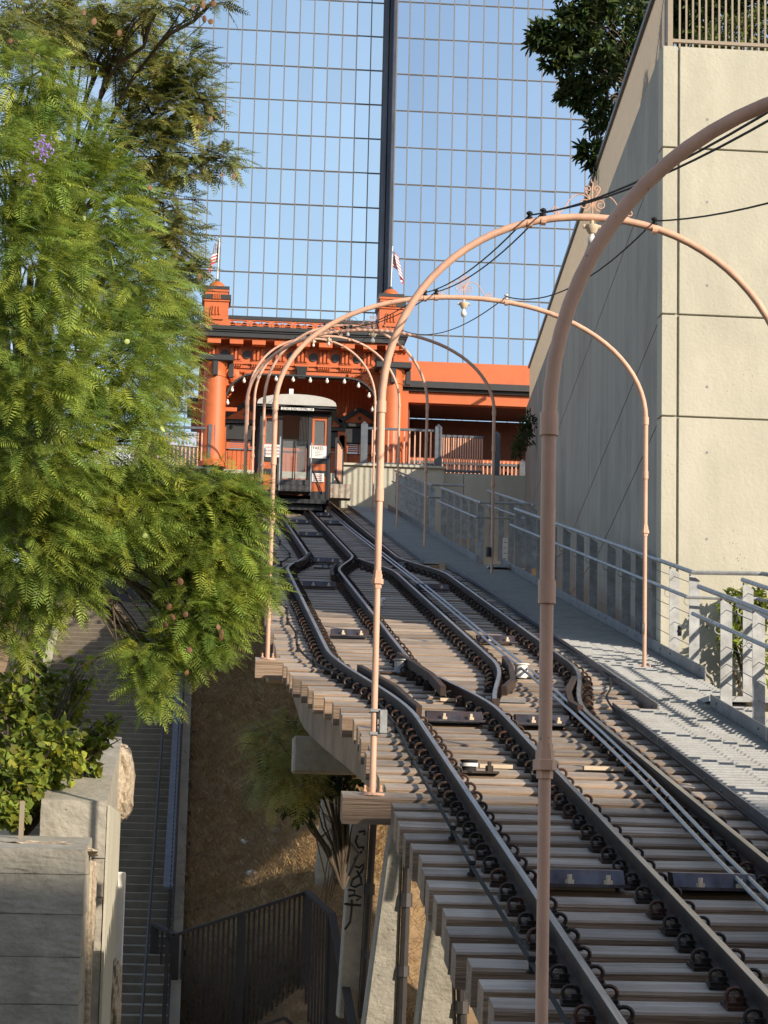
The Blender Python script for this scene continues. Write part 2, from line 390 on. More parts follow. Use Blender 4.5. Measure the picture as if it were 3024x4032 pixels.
# under the deck: girders and cross-heads
def girder(side):
    b = MB(); ys = [-6 + i * .6 for i in range(88)]
    fx = (lambda y: off_left(y) - .10) if side < 0 else (lambda y: off_right(y) + .10)
    for i in range(len(ys) - 1):
        a, c = ys[i], ys[i + 1]; xa, xc = fx(a), fx(c); t = TOP - .195; h = .42
        b.hexa([(xa - .16, a, G * a + t - h), (xa + .16, a, G * a + t - h), (xc + .16, c, G * c + t - h), (xc - .16, c, G * c + t - h), (xa - .16, a, G * a + t), (xa + .16, a, G * a + t), (xc + .16, c, G * c + t), (xc - .16, c, G * c + t)])
    return b
trestle = thing('trestle', 'concrete and timber trestle carrying the tracks over the dry slope', 'trestle')
girder(-1).build('girder', M_GIRD, trestle); girder(1).build('girder', M_GIRD, trestle)
for y in (10.4, 17.5, 24.5, 31.5, 38.5):
    xl = off_left(y) - .42; z = G * y + TOP - .64; b = MB(); b.box(xl, -xl, y - .2, y + .2, z - .36, z)
    b.build('cross_head', M_OLDCONC, trestle, bevel=.02)
def ground_z(D): return -1.86 + .30 * (D - 35)
# columns: battered concrete posts; outline (top left, top right, bottom right, bottom left) at a depth
for D, q in ((26, [(1541, 3230), (1592, 3240), (1560, 4100), (1425, 4100)]), (31, [(1382, 3255), (1455, 3255), (1412, 4010), (1330, 4010)]),
             (38, [(1268, 3160), (1330, 3160), (1310, 3760), (1220, 3760)]), (22, [(1695, 3600), (1790, 3600), (1800, 4150), (1635, 4150)]), (44, [(1222, 2900), (1272, 2900), (1262, 3560), (1200, 3560)])):
    P = [atD(*c, D) for c in q]
    top = max(P[0][2], P[1][2]) + .25 * (D - 20) / 10
    k = (top - P[0][2]) / (P[0][2] - P[3][2]); P[0] = P[0] + (P[0] - P[3]) * k; P[1] = P[1] + (P[1] - P[2]) * k
    b = MB(); dp = .38; zz = lambda p, y: (p[0], p[1] + y, p[2])
    b.hexa([zz(P[3], 0), zz(P[2], 0), zz(P[2], dp * 1.3), zz(P[3], dp * 1.3), zz(P[0], 0), zz(P[1], 0), zz(P[1], dp), zz(P[0], dp)])
    b.build('column', M_OLDCONC, trestle, bevel=.02)
    if D in (26, 31, 38, 22):
        a = (P[1] + P[0]) / 2; c = (P[2] + P[3]) / 2; dx = .6 * (P[1][0] - P[0][0]) + .06
        b = MB(); A, Cc = Vector((P[1][0] + .05, P[1][1] - .02, P[1][2])), Vector((P[2][0] + .05, P[2][1] - .02, P[2][2]))
        b.tube([A, A.lerp(Cc, .45), A.lerp(Cc, .5), Cc], .05, 8)
        b.lathe(A.lerp(Cc, .42), [(.075, 0), (.075, .16)], 8); b.lathe(A.lerp(Cc, .72), [(.07, 0), (.07, .12)], 8)
        b.build('drain_pipe', M_FENCE, trestle, smooth=True)
    if D == 31:      # graffiti scrawl down the second column
        b = MB(); y = P[0][1] - .012
        k = lambda x, yy: Vector(atD(1100 + x * .84, 3150 + yy * .84, D)) * 1.0
        def stroke(pts):
            V = [k(*p) for p in pts]
            V = [Vector((v.x, y, v.z)) for v in V]
            b.tube(V, .016, 4)
        stroke([(370, 150), (400, 145), (395, 165)]); stroke([(365, 165), (355, 195), (368, 225), (395, 220), (390, 235)])
        stroke([(385, 240), (352, 275), (348, 310), (370, 318), (392, 300), (390, 320), (375, 345)])
        stroke([(375, 350), (340, 370), (330, 400), (350, 408), (375, 395)]); stroke([(360, 330), (378, 365), (382, 400)])
        stroke([(318, 420), (350, 425), (345, 445), (318, 450)]); stroke([(350, 445), (380, 455), (355, 470)])
        stroke([(300, 485), (335, 490), (378, 492)]); stroke([(335, 465), (332, 520), (325, 570), (300, 605)])
        b.build('graffiti_scrawl', M_WIRE, trestle)
# ---------------------------------------------------------------- haul cables and power cable along the ties
def polyline(name, pts, r, m, label, cat, group=None, n=6):
    b = MB(); b.tube(pts, r, n); o = b.build(name, m, None, True, origin=Vector(pts[0])); return tag(o, label, cat, group)
def smooth_path(P, k=6):
    P = [Vector(p) for p in P]; out = []
    for i in range(len(P) - 1):
        p0, p1, p2, p3 = P[max(i - 1, 0)], P[i], P[i + 1], P[min(i + 2, len(P) - 1)]
        for j in range(k):
            t = j / k
            out.append(.5 * ((2 * p1) + (p2 - p0) * t + (2 * p0 - 5 * p1 + 4 * p2 - p3) * t * t + (3 * p1 - p0 - 3 * p2 + p3) * t ** 3))
    out.append(P[-1]); return out
for k, (dx, lab) in enumerate(((0, 'grey steel haul cable, the one nearer the centre rail'), (.075, 'grey steel haul cable, the one farther from the centre rail'))):
    P = [(x + dx, y, G * y - .05 + (.03 if abs(y - 8.3) < 1 else 0)) for x, y in ((.46, -6), (.49, 0), (.62, 4.), (.66, 8.3), (.67, 14), (.65, 20), (.58, 27), (.5, 36), (.47, 45.5))]
    polyline('haul_cable', smooth_path(P, 4), .014, M_CABLE, lab, 'cable', 'haul cables on the track')
pc = [(-.945, -5.5), (-.95, -3.5), (-.949, -1.27), (-.969, .955), (-.96, 2.02), (-.957, 4.72), (-.93, 6.5), (-1.011, 8.74), (-1.2, 9.9), (-1.396, 10.82), (-1.5, 12.23), (-1.46, 13.6), (-1.50, 15.1), (-1.46, 16.5), (-1.512, 18.05), (-1.46, 20), (-1.5, 22.2), (-1.25, 24.6), (-1.03, 26.65), (-1.08, 30), (-1.05, 33.4), (-1.0, 38)]
polyline('power_cable', smooth_path([(x, y, G * y - .09) for x, y in pc], 6), .0135, M_WIRE, 'black rubber power cable snaking over the left tie ends', 'cable')
for i, (x, y) in enumerate(pc[1:-1]):
    b = MB(); z = G * y; b.lathe((x, y, z + TOP), [(.03, 0), (.028, .015), (.016, .02), (.016, .06), (.022, .065), (.022, .085)], 8)
    b.build('cable_clamp', M_WIRE, track, origin=(x, y, z))
rc = [(3024, 3280), (2802, 3102), (2624, 2962), (2455, 2832), (2390, 2752), (2404, 2708), (2390, 2655), (2303, 2592), (2177, 2510), (2062, 2433), (1965, 2361), (1850, 2290), (1760, 2240)]
Pq = [Vector(atT(*q, -.10)) for q in rc]; Pq = [Pq[0] + (Pq[0] - Pq[1]) * 2] + Pq
polyline('signal_cable', smooth_path(Pq, 5), .011, M_WIRE, 'thin black cable running between the right rail and the walkway edge', 'cable')
# rollers
def roller(px, py, r, h, m, label, white=False):
    p = atT(px, py, TOP); b = MB(); c = Vector(p)
    t = thing('cable_roller', label, 'roller', c)
    b.lathe(c, [(r, .0), (r * 1.08, .01), (r * .9, .03), (r * .9, h - .02), (r * 1.1, h - .012), (r * 1.1, h), (r * .3, h)], 18); b.build('drum', m, t, True)
    d = MB(); d.box(c.x - .2, c.x + .22, c.y - .06, c.y + .02, c.z, c.z + .018); d.lathe((c.x + .15, c.y - .02, c.z), [(.03, .018), (.03, .06), (.015, .06), (.015, .09)], 6); d.build('base_bracket', M_CLIP, t)
    if white:
        d = MB(); d.lathe(c, [(r * 1.12, .05), (r * 1.12, .075)], 18); d.build('pale_band', M_WHITE, t, True)
roller(1846, 3045, .06, .10, M_WIRE, 'squat black cable roller with a white band, lowest on the track', True)
roller(2052, 2672, .075, .15, M_WHITE, 'white cable roller drum beside the curved right rails')
roller(1578, 2655, .075, .15, M_KICK, 'dark grey cable roller drum beside the curved centre rail')
roller(1283, 2240, .07, .08, M_KICK, 'small dark cable roller at the upper turnout')
roller(1590, 2240, .09, .10, M_KICK, 'dark cable roller under the haul cables at upper turnout')
b = MB(); p = Vector(atT(1507, 2388, TOP))
b.tube(smooth_path([p + Vector((-.02, 0, 0)), p + Vector((-.035, 0, .06)), p + Vector((.0, .01, .09)), p + Vector((.01, 0, .11))], 3), .03, 7, radii=None)
tag(b.build('paper_scrap', M_WHITE, None, True, origin=p), 'crumpled white paper scrap lying on the ties', 'litter')

# ================================================================ LAMP ARCHES
def arch_xz(u, wide):
    """height above the tie top and lateral place along one arch, u in 0..1 from left foot to right foot"""
    pass
def scroll(b, c, r0, turns, a0, sgn, r, n=22, y=0):
    pts = []
    for i in range(n + 1):
        t = i / n; a = a0 + sgn * 2 * math.pi * turns * t; rr = r0 * (1 - .78 * t)
        pts.append((c[0] + rr * math.cos(a), y, c[1] + rr * math.sin(a)))
    b.tube(pts, r, 5)
def lamp_arch(k, xl, xr, zs, rise, label):
    y = ARCH_Y[k]; zb = G * y + TOP; xc = (xl + xr) / 2; a = (xr - xl) / 2
    t = thing('lamp_arch', label, 'arch', (xl, y, zb), 'pink lamp arches over the track')
    b = MB()
    for x in (xl, xr):
        n = MB(); zt = zb
        n.tube([(x, y, zt), (x, y, zb + 1.5)], .0225, 12); n.tube([(x, y, zb + 1.5), (x, y, zb + 2.1)], .0245, 12)
        n.tube([(x, y, zb + 2.1), (x, y, zb + zs)], .027, 12)
        n.build('post', M_PIPE, t, True)
        n = MB(); n.lathe((x, y, zb + 1.44), [(.03, 0), (.03, .03), (.043, .03), (.043, .065), (.034, .068), (.034, .1), (.029, .1), (.029, .125)], 6); n.build('union_nut', M_PIPE, t)
        for h, r in ((2.06, .032), (zs - .05, .034)): n = MB(); n.lathe((x, y, zb + h), [(r, 0), (r, .085)], 14); n.build('collar', M_PIPE, t, True)
        n = MB(); n.lathe((x, y, zb - .01), [(.085, 0), (.085, .016), (.045, .02)], 16)
        for sx in (-1, 1): n.lathe((x + sx * .055, y - .03, zb + .016), [(.014, 0), (.014, .012), (.008, .012), (.008, .045)], 6)
        n.build('base_plate', M_PIPE, t)
    n = 40; pts = []
    for i in range(n + 1):
        th = math.pi * (1 - i / n); c, s = math.cos(th), math.sin(th)
        pts.append((xc + a * math.copysign(abs(c) ** .94, c), y, zb + zs + rise * s ** .98))
    b.tube(pts, .0275, 12); b.build('arched_pipe', M_PIPE, t, True)
    zt = zb + zs + rise
    b = MB(); r = .0048; S = 1.08
    for sx in (-1, 1):
        X = lambda v: xc + sx * v * S
        scroll(b, (X(.055), zt + .095), .045 * S, 1.6, -math.pi / 2, -sx if sx > 0 else 1, r, y=y)
        scroll(b, (X(.028), zt + .215), .026 * S, 1.4, math.radians(-90), sx, r, 18, y)
        scroll(b, (X(.255), zt + .04), .03 * S, 1.5, math.radians(-90), -sx, r, 18, y)
        b.tube(smooth_path([(X(0), y, zt + .02), (X(.008), y, zt + .11), (X(.045), y, zt + .16), (X(.10), y, zt + .168), (X(.15), y, zt + .13), (X(.19), y, zt + .06), (X(.225), y, zt + .02), (X(.255), y, zt + .01)], 4), r, 5)
        b.tube(smooth_path([(X(.005), y, zt + .10), (X(.02), y, zt + .15), (X(.045), y, zt + .19), (X(.052), y, zt + .22), (X(.03), y, zt + .241)], 4), r, 5)
    b.tube(smooth_path([(xc, y, zt + .02), (xc, y, zt + .22), (xc + .006, y, zt + .25), (xc - .004, y, zt + .265), (xc - .012, y, zt + .285)], 3), r, 5)
    b.build('scroll_crest', M_PIPE, t)
    b = MB(); b.lathe((xc, y, zt - .12), [(.028, 0), (.04, .02), (.05, .045), (.05, .06), (.015, .06), (.015, .1)], 12)
    b.tube([(xc - .065, y, zt - .07), (xc + .065, y, zt - .07)], .016, 8); h = b.build('lamp_holder', M_FITTING, t, True)
    b = MB(); b.lathe((xc, y, zt - .215), [(.004, 0), (.02, .006), (.03, .022), (.033, .038), (.029, .056), (.018, .075), (.014, .1)], 14); b.build('bulb', M_BULB, t, True)
    ins = []
    for dx in ((-.46, -.36, .46) if k != 2 else (-.42, -.30, .46)):
        z = zb + zs + rise * math.sqrt(max(0, 1 - (dx / a) ** 2)) + .025
        b = MB(); b.lathe((xc + dx, y, z), [(.012, -.03), (.012, .01), (.024, .01), (.024, .024), (.014, .03), (.014, .042), (.024, .048), (.022, .062), (.008, .07)], 8)
        b.build('insulator', M_GLASSY if (k == 2 and dx > 0) else M_WIRE, t, True); ins.append(Vector((xc + dx, y, z + .04)))
        b = MB(); b.lathe((xc + dx, y, z - .026), [(.033, -.018), (.033, .018)], 10, 'x'); b.build('clamp', M_PIPE, t)
    return ins
INS = []
for k, (xl, xr, zs, rise, lab) in enumerate((
    (-1.375, 1.66, 2.72, 1.38, 'nearest pink pipe arch, its left post and shoulder cut by the frame'),
    (-1.35, 1.66, 2.75, 1.46, 'tall pink pipe lamp arch standing second from the camera on a long beam'),
    (-1.85, 2.14, 2.70, 1.27, 'wide pink lamp arch third from the camera, spanning the passing loop'),
    (-1.90, 2.14, 2.70, 1.29, 'wide brownish lamp arch fourth from the camera, at the upper turnout'),
    (-1.44, 1.69, 2.75, 1.53, 'narrow shaded lamp arch fifth from the camera below the car'),
    (-1.48, 1.72, 2.75, 1.50, 'narrow lamp arch sixth from the camera, second before the car'),
    (-1.48, 1.71, 2.80, 1.58, 'farthest pink lamp arch, just in front of the parked car'))):
    INS.append(lamp_arch(k, xl, xr, zs, rise, lab))
def sag(a, b, s, n=14): return [a.lerp(b, i / n) - Vector((0, 0, 4 * s * (i / n) * (1 - i / n))) for i in range(n + 1)]
NTH = ['nearest', 'second', 'third', 'fourth', 'fifth', 'sixth', 'seventh']
for k in range(6):
    for j, nm in enumerate(('outer left', 'inner left', 'right')):
        a, b_ = INS[k][j], INS[k + 1][j]
        polyline('lamp_wire', sag(a, b_, .10 if j < 2 else (.22 if k else .12)), .0065, M_WIRE, f'black overhead wire at the {nm} insulators between the {NTH[k]} and {NTH[k+1]} lamp arch', 'wire', 'wires strung between the lamp arches', 5)
# meter box and conduits on the left posts
def conduit_box(k, h, s, lab):
    y = ARCH_Y[k]; x = -1.35 if k == 1 else -1.85; z = G * y + TOP + h
    t = thing('junction_box', lab, 'box', (x + .06, y - .03, z)); b = MB()
    b.box(x + .035, x + .035 + .07 * s, y - .05, y + .02, z, z + .22 * s); b.build('case', M_GALV, t, bevel=.004)
    for zz in (z - .01, z + .2 * s): b = MB(); b.box(x - .03, x + .04, y - .034, y + .03, zz, zz + .02); b.build('strap', M_GALV, t)
conduit_box(1, .42, .75, 'small galvanised junction box strapped low on the second arch post')
conduit_box(2, .72, .6, 'small grey box strapped on the third arch post beside the tree')
# ================================================================ WALKWAY
M_DECK = mat('galvanised_deck', (.37, .385, .385), .6, .15, var=.10, scale=(14, 14, 14), bump=.12, bscale=(50, 50, 50), dirt=(.25, .24, .22), dirt_scale=2.5, dirt_amt=.45)
walk = structure('walkway')
def walk_section(x0, x1, y0, y1, h=-.10):
    # stepped planks: each pressed tread is level, a little above the one below
    n = max(1, int((y1 - y0) / .118)); dy = (y1 - y0) / n; b = MB()
    for i in range(n):
        a = y0 + i * dy; z = G * (a + dy * .5) + h
        b.hexa([(x0, a, z - .03), (x1, a, z - .03), (x1, a + dy, z - .03), (x0, a + dy, z - .03), (x0, a, z - .002), (x1, a, z - .002), (x1, a + dy * .98, z + .006), (x0, a + dy * .98, z + .006)])
    o = b.build('tread_planks', M_DECK, walk); o['kind'] = 'stuff'
def edge_plate(x, y0, y1, h0, h1, seg=2.0):
    n = max(1, round((y1 - y0) / seg)); d = (y1 - y0) / n
    for i in range(n):
        a, c = y0 + i * d + .006, y0 + (i + 1) * d - .006; b = MB()
        b.hexa([(x - .006, a, G * a + h0), (x + .006, a, G * a + h0), (x + .006, c, G * c + h0), (x - .006, c, G * c + h0), (x - .006, a, G * a + h1), (x + .006, a, G * a + h1), (x + .006, c, G * c + h1), (x - .006, c, G * c + h1)])
        o = b.build('edge_plate', M_KICK, walk, origin=(x, a, G * a))
        q = MB()
        for j in range(2):
            yy = a + .25 + j * (c - a - .5); q.lathe((x - .006, yy, G * yy + h1 - .05), [(.012, -.012), (.012, .0)], 6, 'x')
        q.build('bolt', M_GALV, o, origin=(x, a, G * a))
walk_section(1.20, 2.50, -6, 8.15); walk_section(1.62, 2.54, 8.15, 26.05); walk_section(1.24, 2.2, 26.05, 46)
edge_plate(1.19, -6, 8.15, -.19, -.055); edge_plate(1.61, 8.15, 26.0, -.20, -.06); edge_plate(1.23, 26.05, 46, -.19, -.06)
edge_plate(2.14, -6, 8.35, -.12, .02); edge_plate(2.56, 10.4, 26, -.13, .03); edge_plate(2.2, 26.4, 45, -.12, .03)
# joists seen through the gap by the rails
for y in [8.4 + i * 1.5 for i in range(12)]:
    b = MB(); b.box(1.3, 2.5, y - .04, y + .04, G * y - .3, G * y - .14); b.build('joist', M_GALV, walk, origin=(1.3, y, G * y))
# ---------------------------------------------------------------- guard rails
POSTM = None
def guard_rail(label, x, ys, y_top0, y_top1, jog=None, inner=-1, hgt=1.05, group='galvanised guard rails beside the walkway'):
    """flat posts at ys in plane x, a pipe top rail and a lower hand rail carried on hooks, four cables"""
    t = thing('guard_rail', label, 'railing', (x, ys[0], G * ys[0] - .1), group)
    zt = lambda y: G * y - .1 + hgt
    for y in ys:
        b = MB(); z0 = G * y - .34; z1 = zt(y)
        b.hexa([(x - .055, y - .006, z0), (x + .055, y - .006, z0), (x + .055, y + .006, z0), (x - .055, y + .006, z0), (x - .055, y - .006, z1 - .02), (x + .055, y - .006, z1 - .09), (x + .055, y + .006, z1 - .09), (x - .055, y + .006, z1 - .02)])
        b.build('post', M_GALV, t, origin=(x, y, z0))
    b = MB(); P = [(x - .03, y_top0, zt(y_top0)), (x - .03, y_top1, zt(y_top1))]
    if jog: P = [tuple(q) for q in jog] + P
    b.tube(P, .024, 10); b.build('top_rail', M_GALV, t, True)
    xi = x + inner * .10; b = MB(); P = [(xi, y_top0 - .05, zt(y_top0) - .27), (xi, y_top1, zt(y_top1) - .27)]
    if jog: P = [(q[0] - .05, q[1], q[2] - .27) for q in jog] + P
    b.tube(P, .02, 10); b.build('hand_rail', M_GALV, t, True)
    for y in ys:
        b = MB(); z = zt(y) - .27
        b.tube(smooth_path([(xi, y, z - .01), (xi - .005, y, z - .06), (xi + .03, y, z - .085), (x - .05, y, z - .08)], 4), .006, 5); b.build('bracket', M_GALV, t)
    for h in (.25, .42, .58, .92):
        b = MB(); y0, y1 = ys[0], ys[-1]; b.tube([(x, y0, G * y0 - .1 + h), (x, y1, G * y1 - .1 + h)], .004, 4); b.build('cable', M_KICK, t)
    return t
guard_rail('long galvanised guard rail at the foot of the shaded wall beside the third arch', 2.62, [11.2, 12.2, 13.2, 14.15, 15, 16, 17.3, 18.35, 19.5, 20.7, 22, 23.2, 24.4], 11.1, 24.6,
           jog=[(3.6, 9.4, G * 9.4 + 1.0), (3.3, 11.0, G * 11.1 + .95)])
guard_rail('nearest galvanised guard rail, cut off by the right edge of the photo', 2.25, [8.2, 7.0, 5.6, 4.2, 2.8], 9.2, 2.0)
guard_rail('short galvanised guard rail on the landing behind the nearest rail', 2.95, [10.2, 8.9, 7.6, 6.2], 10.3, 5.6)
guard_rail('upper galvanised guard rail at the middle landing below the plaza wall', 2.28, [26.6, 27.8, 29, 30.2, 31.4, 32.6], 26.4, 32.8, jog=[(3.1, 26.3, G * 26.4 + .95)])
guard_rail('highest galvanised guard rail, ending at the plaza wall', 2.24, [34.4, 35.6, 36.8, 38, 39.2, 40.4, 41.6, 42.8], 34.2, 43.2, jog=[(2.9, 34.1, G * 34.2 + .95)])
guard_rail('outer galvanised guard rail behind the middle landing', 3.15, [26.2, 27.6, 29, 30.4, 31.8], 26, 32.2)
# landings
for x0, x1, y in ((2.14, 3.4, 8.9), (2.2, 3.2, 25.3), (2.2, 3.0, 33.2)):
    b = MB(); z = G * y - .1; b.box(x0, x1, y - .5, y + .7, z - .05, z); b.build('landing', M_DECK, walk)
# flood lamps on the right-hand posts, small signs
def flood(px, py, Y, w, h, tilt, lab):
    p = Vector(atY(px, py, Y)); t = thing('flood_lamp', lab, 'lamp', p); b = MB()
    b.lathe((p.x, p.y - .05, p.z - h / 2), [(w * .5, 0), (w * .52, h * .35), (w * .5, h * .36), (w * .5, h)], 12); b.build('housing', M_BLACK, t, True)
    b = MB(); b.box(p.x - w * .3, p.x + w * .3, p.y - .05, p.y + .03, p.z - h * .1, p.z + h * .1); b.build('bracket', M_BLACK, t)
flood(2525, 2477, ARCH_Y[2], .05, .12, 0, 'black cylinder lamp clamped low on the right post of the third arch')
flood(1922, 2175, ARCH_Y[3], .085, .15, 0, 'black box lamp clamped low on the right post of the fourth arch')
flood(2672, 2485, 11.6, .045, .11, 0, 'small black cylinder lamp on the end post of the long guard rail')
def small_sign(px, py, Y, w, h, lab, lines=4):
    p = Vector(atY(px, py, Y)); t = thing('notice_panel', lab, 'sign', p); b = MB()
    b.box(p.x - w / 2, p.x + w / 2, p.y, p.y + .012, p.z - h / 2, p.z + h / 2); b.build('panel', M_WHITE, t)
    c = MB()
    for i in range(lines):
        z = p.z + h * (.32 - .64 * i / max(1, lines - 1)); c.box(p.x - w * .28, p.x + w * .25, p.y - .004, p.y - .001, z - .008, z + .008)
    c.build('print', M_GALV, t)
small_sign(1989, 2168, 27.5, .09, .46, 'tall white notice panel standing behind the guard rail posts')
small_sign(2037, 2160, 25.2, .045, .14, 'small white notice on a post by the shaded wall', 1)
small_sign(1640, 2008, 38, .035, .13, 'tiny white notice on the highest guard rail', 1)

# ================================================================ CONCRETE WALL BLOCK
YC, XC = 12.95, 2.62               # near corner
MW = .10                          # the long face swings away from the track
ZT = atY(2586, 178, YC)[2]
def on_wall(px, py):
    n = np.array([1., -MW, 0.]); Q0 = np.array([XC, YC, 0.]); d = ray(px, py)
    return CAM + d * (((Q0 - CAM) @ n) / (d @ n))
block = thing('concrete_building', 'large pale cast concrete block with recessed joints and roof railing at right', 'building', (XC, YC, 0))
YE = 47.2
top0 = on_wall(2586, 178); top1 = on_wall(2374, 793); sl = .076
zt_far = ZT + sl * (YE - YC)
xe = XC + MW * (YE - YC)
# horizontal joint heights on the near corner
ZJ = [atY(2582, 577, YC)[2], atY(2580, 1234, YC)[2], atY(2578, 1636, YC)[2]]
SJ = [.022, -.022, -.04]           # how each joint falls along the long face
bands = [0.] + [ZJ[2], ZJ[1], ZJ[0]] + [ZT]
sb = [0.] + [SJ[2], SJ[1], SJ[0]] + [sl]
bands[0] = .5; sb[0] = .0
g_ = .010
XV = atY(2669, 1000, YC)[0]; XR = 6.2
# front face panels
k = 0
for i in range(4):
    z0, z1 = bands[i] + (g_ if i else 0), bands[i + 1] - (g_ if i < 3 else 0)
    for x0, x1 in ((XC + .0, XV - g_), (XV + g_ + .006, XV + 1.96), (XV + 1.96 + .004, XR)):
        b = MB(); b.box(x0, x1, YC, YC + .25, z0, z1); o = b.build('face_panel', M_CONC, block, bevel=.006)
        if x0 > XV:
            q = MB()
            for hx in (.33, 1.52):
                for hz in range(int((z1 - z0) / 1.0) + 1):
                    zz = z0 + .35 + hz * 1.0
                    if zz < z1 - .1 and x0 + hx < x1: q.lathe((x0 + hx, YC, zz), [(.016, -.004), (.016, -.002)], 8, 'y')
            if q.v: q.build('tie_hole', M_KICK, o)
b = MB(); b.box(XC + .7, XR - .05, YC + .26, YC + 6, .5, ZT - .02); b.build('core', M_OLDCONC, block)
b = MB(); b.box(XC + .03, XR, YC + .03, YC + .24, .5, ZT - .03); b.build('joint_backing', M_OLDCONC, block)
# long shaded face, panels in bands that follow the joints
ny_ = 4
for i in range(4):
    for j in range(ny_):
        ya, yb = YC + .26 + (YE - YC - .26) * j / ny_, YC + .26 + (YE - YC - .26) * (j + 1) / ny_ - .0
        v = []
        for off in (0., .3):
            for y, lo in ((ya + (.006 if j else 0), 0), (yb - .006, 0)):
                pass
        def zz(k_, y): return max(bands[k_] + sb[k_] * (y - YC), G * y - 1.1 + .001 * k_)
        X = lambda y: XC + MW * (y - YC)
        a, c = ya + (.006 if j else 0), yb - .006
        g0, g1 = (g_ if i else 0), (g_ if i < 3 else 0)
        if zz(i + 1, c) - zz(i, c) < .05 and zz(i + 1, a) - zz(i, a) < .05: continue
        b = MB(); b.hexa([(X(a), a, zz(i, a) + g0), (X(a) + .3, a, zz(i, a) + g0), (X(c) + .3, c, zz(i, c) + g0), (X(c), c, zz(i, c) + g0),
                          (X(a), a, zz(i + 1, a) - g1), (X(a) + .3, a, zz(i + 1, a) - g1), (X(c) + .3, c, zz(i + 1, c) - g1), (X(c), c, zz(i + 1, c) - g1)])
        b.build('side_panel', M_SHADE_STREAK, block)
b = MB(); X = lambda y: XC + MW * (y - YC) + .06; zl_ = lambda y: G * y - 1.1
b.hexa([(X(YC + .3), YC + .3, zl_(YC)), (X(YC) + .5, YC + .3, zl_(YC)), (X(YE) + .5, YE, zl_(YE)), (X(YE), YE, zl_(YE)), (X(YC), YC + .3, ZT - .05), (X(YC) + .5, YC + .3, ZT - .05), (X(YE) + .5, YE, zt_far - .05), (X(YE), YE, zt_far - .05)])
b.build('side_core', M_OLDCONC, block)
b = MB(); b.hexa([(XC + .4, YC + .3, ZT - .4), (XR, YC + .3, ZT - .4), (XR + 4, YE, zt_far - .4), (xe + .4, YE, zt_far - .4), (XC + .4, YC + .3, ZT - .06), (XR, YC + .3, ZT - .06), (XR + 4, YE, zt_far - .06), (xe + .4, YE, zt_far - .06)]); b.build('roof_slab', M_OLDCONC, block)
# roof railing: tan pickets
HR = 1.12
rail_f = thing('roof_railing', 'tan painted picket railing on top of the concrete block', 'railing', (XC, YC, ZT))
b = MB(); b.box(XC + .1, XR, YC + .05, YC + .10, ZT + .07, ZT + .11); b.build('bottom_rail', M_TAN, rail_f)
b = MB(); b.box(XC + .1, XR, YC + .04, YC + .11, ZT + HR, ZT + HR + .05); b.build('top_rail', M_TAN, rail_f)
b = MB(); b.box(XC + .065, XC + .125, YC + .03, YC + .12, ZT - .0, ZT + HR + .05); b.build('corner_post', M_TAN, rail_f)
pk = MB(); pk.box(-.011, .011, -.011, .011, 0, HR); pm = pk.mesh('picket', M_TAN)
x = XC + .215
while x < XC + 2.6:
    link('picket', pm, rail_f, (x - XC, .075, .0)); x += .079
ZS = lambda y: ZT + sl * (y - YC)
XS = lambda y: XC + .08 + MW * (y - YC)
y = YC + .2; kk = 0
while y < YE and kk < 260:
    link('picket', pm, rail_f, (XS(y) - XC, y - YC, ZS(y) - ZT)); y += .095 if kk < 120 else .16; kk += 1
b = MB(); b.bar((XS(YC), YC + .1, ZS(YC) + HR + .02), (XS(YE), YE, ZS(YE) + HR + .02), .08, .08); b.build('side_top_rail', M_FENCE, rail_f)
b = MB(); b.bar((XS(YC), YC + .1, ZS(YC) + .06), (XS(YE), YE, ZS(YE) + .06), .04, .04); b.build('side_bottom_rail', M_FENCE, rail_f)
# ================================================================ GLASS TOWER
def glass_mat(name, tint, rough):
    m = bpy.data.materials.new(name); m.use_nodes = True; N = m.node_tree.nodes; L = m.node_tree.links
    b = N['Principled BSDF']; b.inputs['Metallic'].default_value = 1; b.inputs['Roughness'].default_value = rough
    oi = N.new('ShaderNodeObjectInfo'); mr = N.new('ShaderNodeMapRange'); mr.inputs[3].default_value = .95; mr.inputs[4].default_value = 1.04
    L.new(oi.outputs['Random'], mr.inputs[0]); vm = N.new('ShaderNodeVectorMath'); vm.operation = 'SCALE'; vm.inputs[0].default_value = tint
    L.new(mr.outputs[0], vm.inputs['Scale']); L.new(vm.outputs[0], b.inputs['Base Color'])
    tc = N.new('ShaderNodeNewGeometry'); nz = N.new('ShaderNodeTexNoise'); nz.inputs['Scale'].default_value = .5; nz.inputs['Detail'].default_value = 1
    bp = N.new('ShaderNodeBump'); bp.inputs['Strength'].default_value = .05; bp.inputs['Distance'].default_value = .05
    L.new(tc.outputs['Position'], nz.inputs['Vector']); L.new(nz.outputs[0], bp.inputs['Height']); L.new(bp.outputs[0], b.inputs['Normal'])
    return m
M_GL1 = glass_mat('tower_glass', (.54, .65, .72), .05); M_GL2 = glass_mat('tower_glass_dim_sky', (.40, .50, .60), .05)  # right facet tinted darker in place of the dimmer sky it mirrors
M_MULL = mat('bronze_mullion', (.15, .145, .14), .45, .3, var=.1)
M_GRAN = mat('dark_polished_granite', (.07, .075, .095), .22, .4, var=.35, scale=(.8, .8, .25))
tower = thing('office_tower', 'tall blue mirror glass office tower filling the sky behind the station', 'tower', (0, 185, 0))
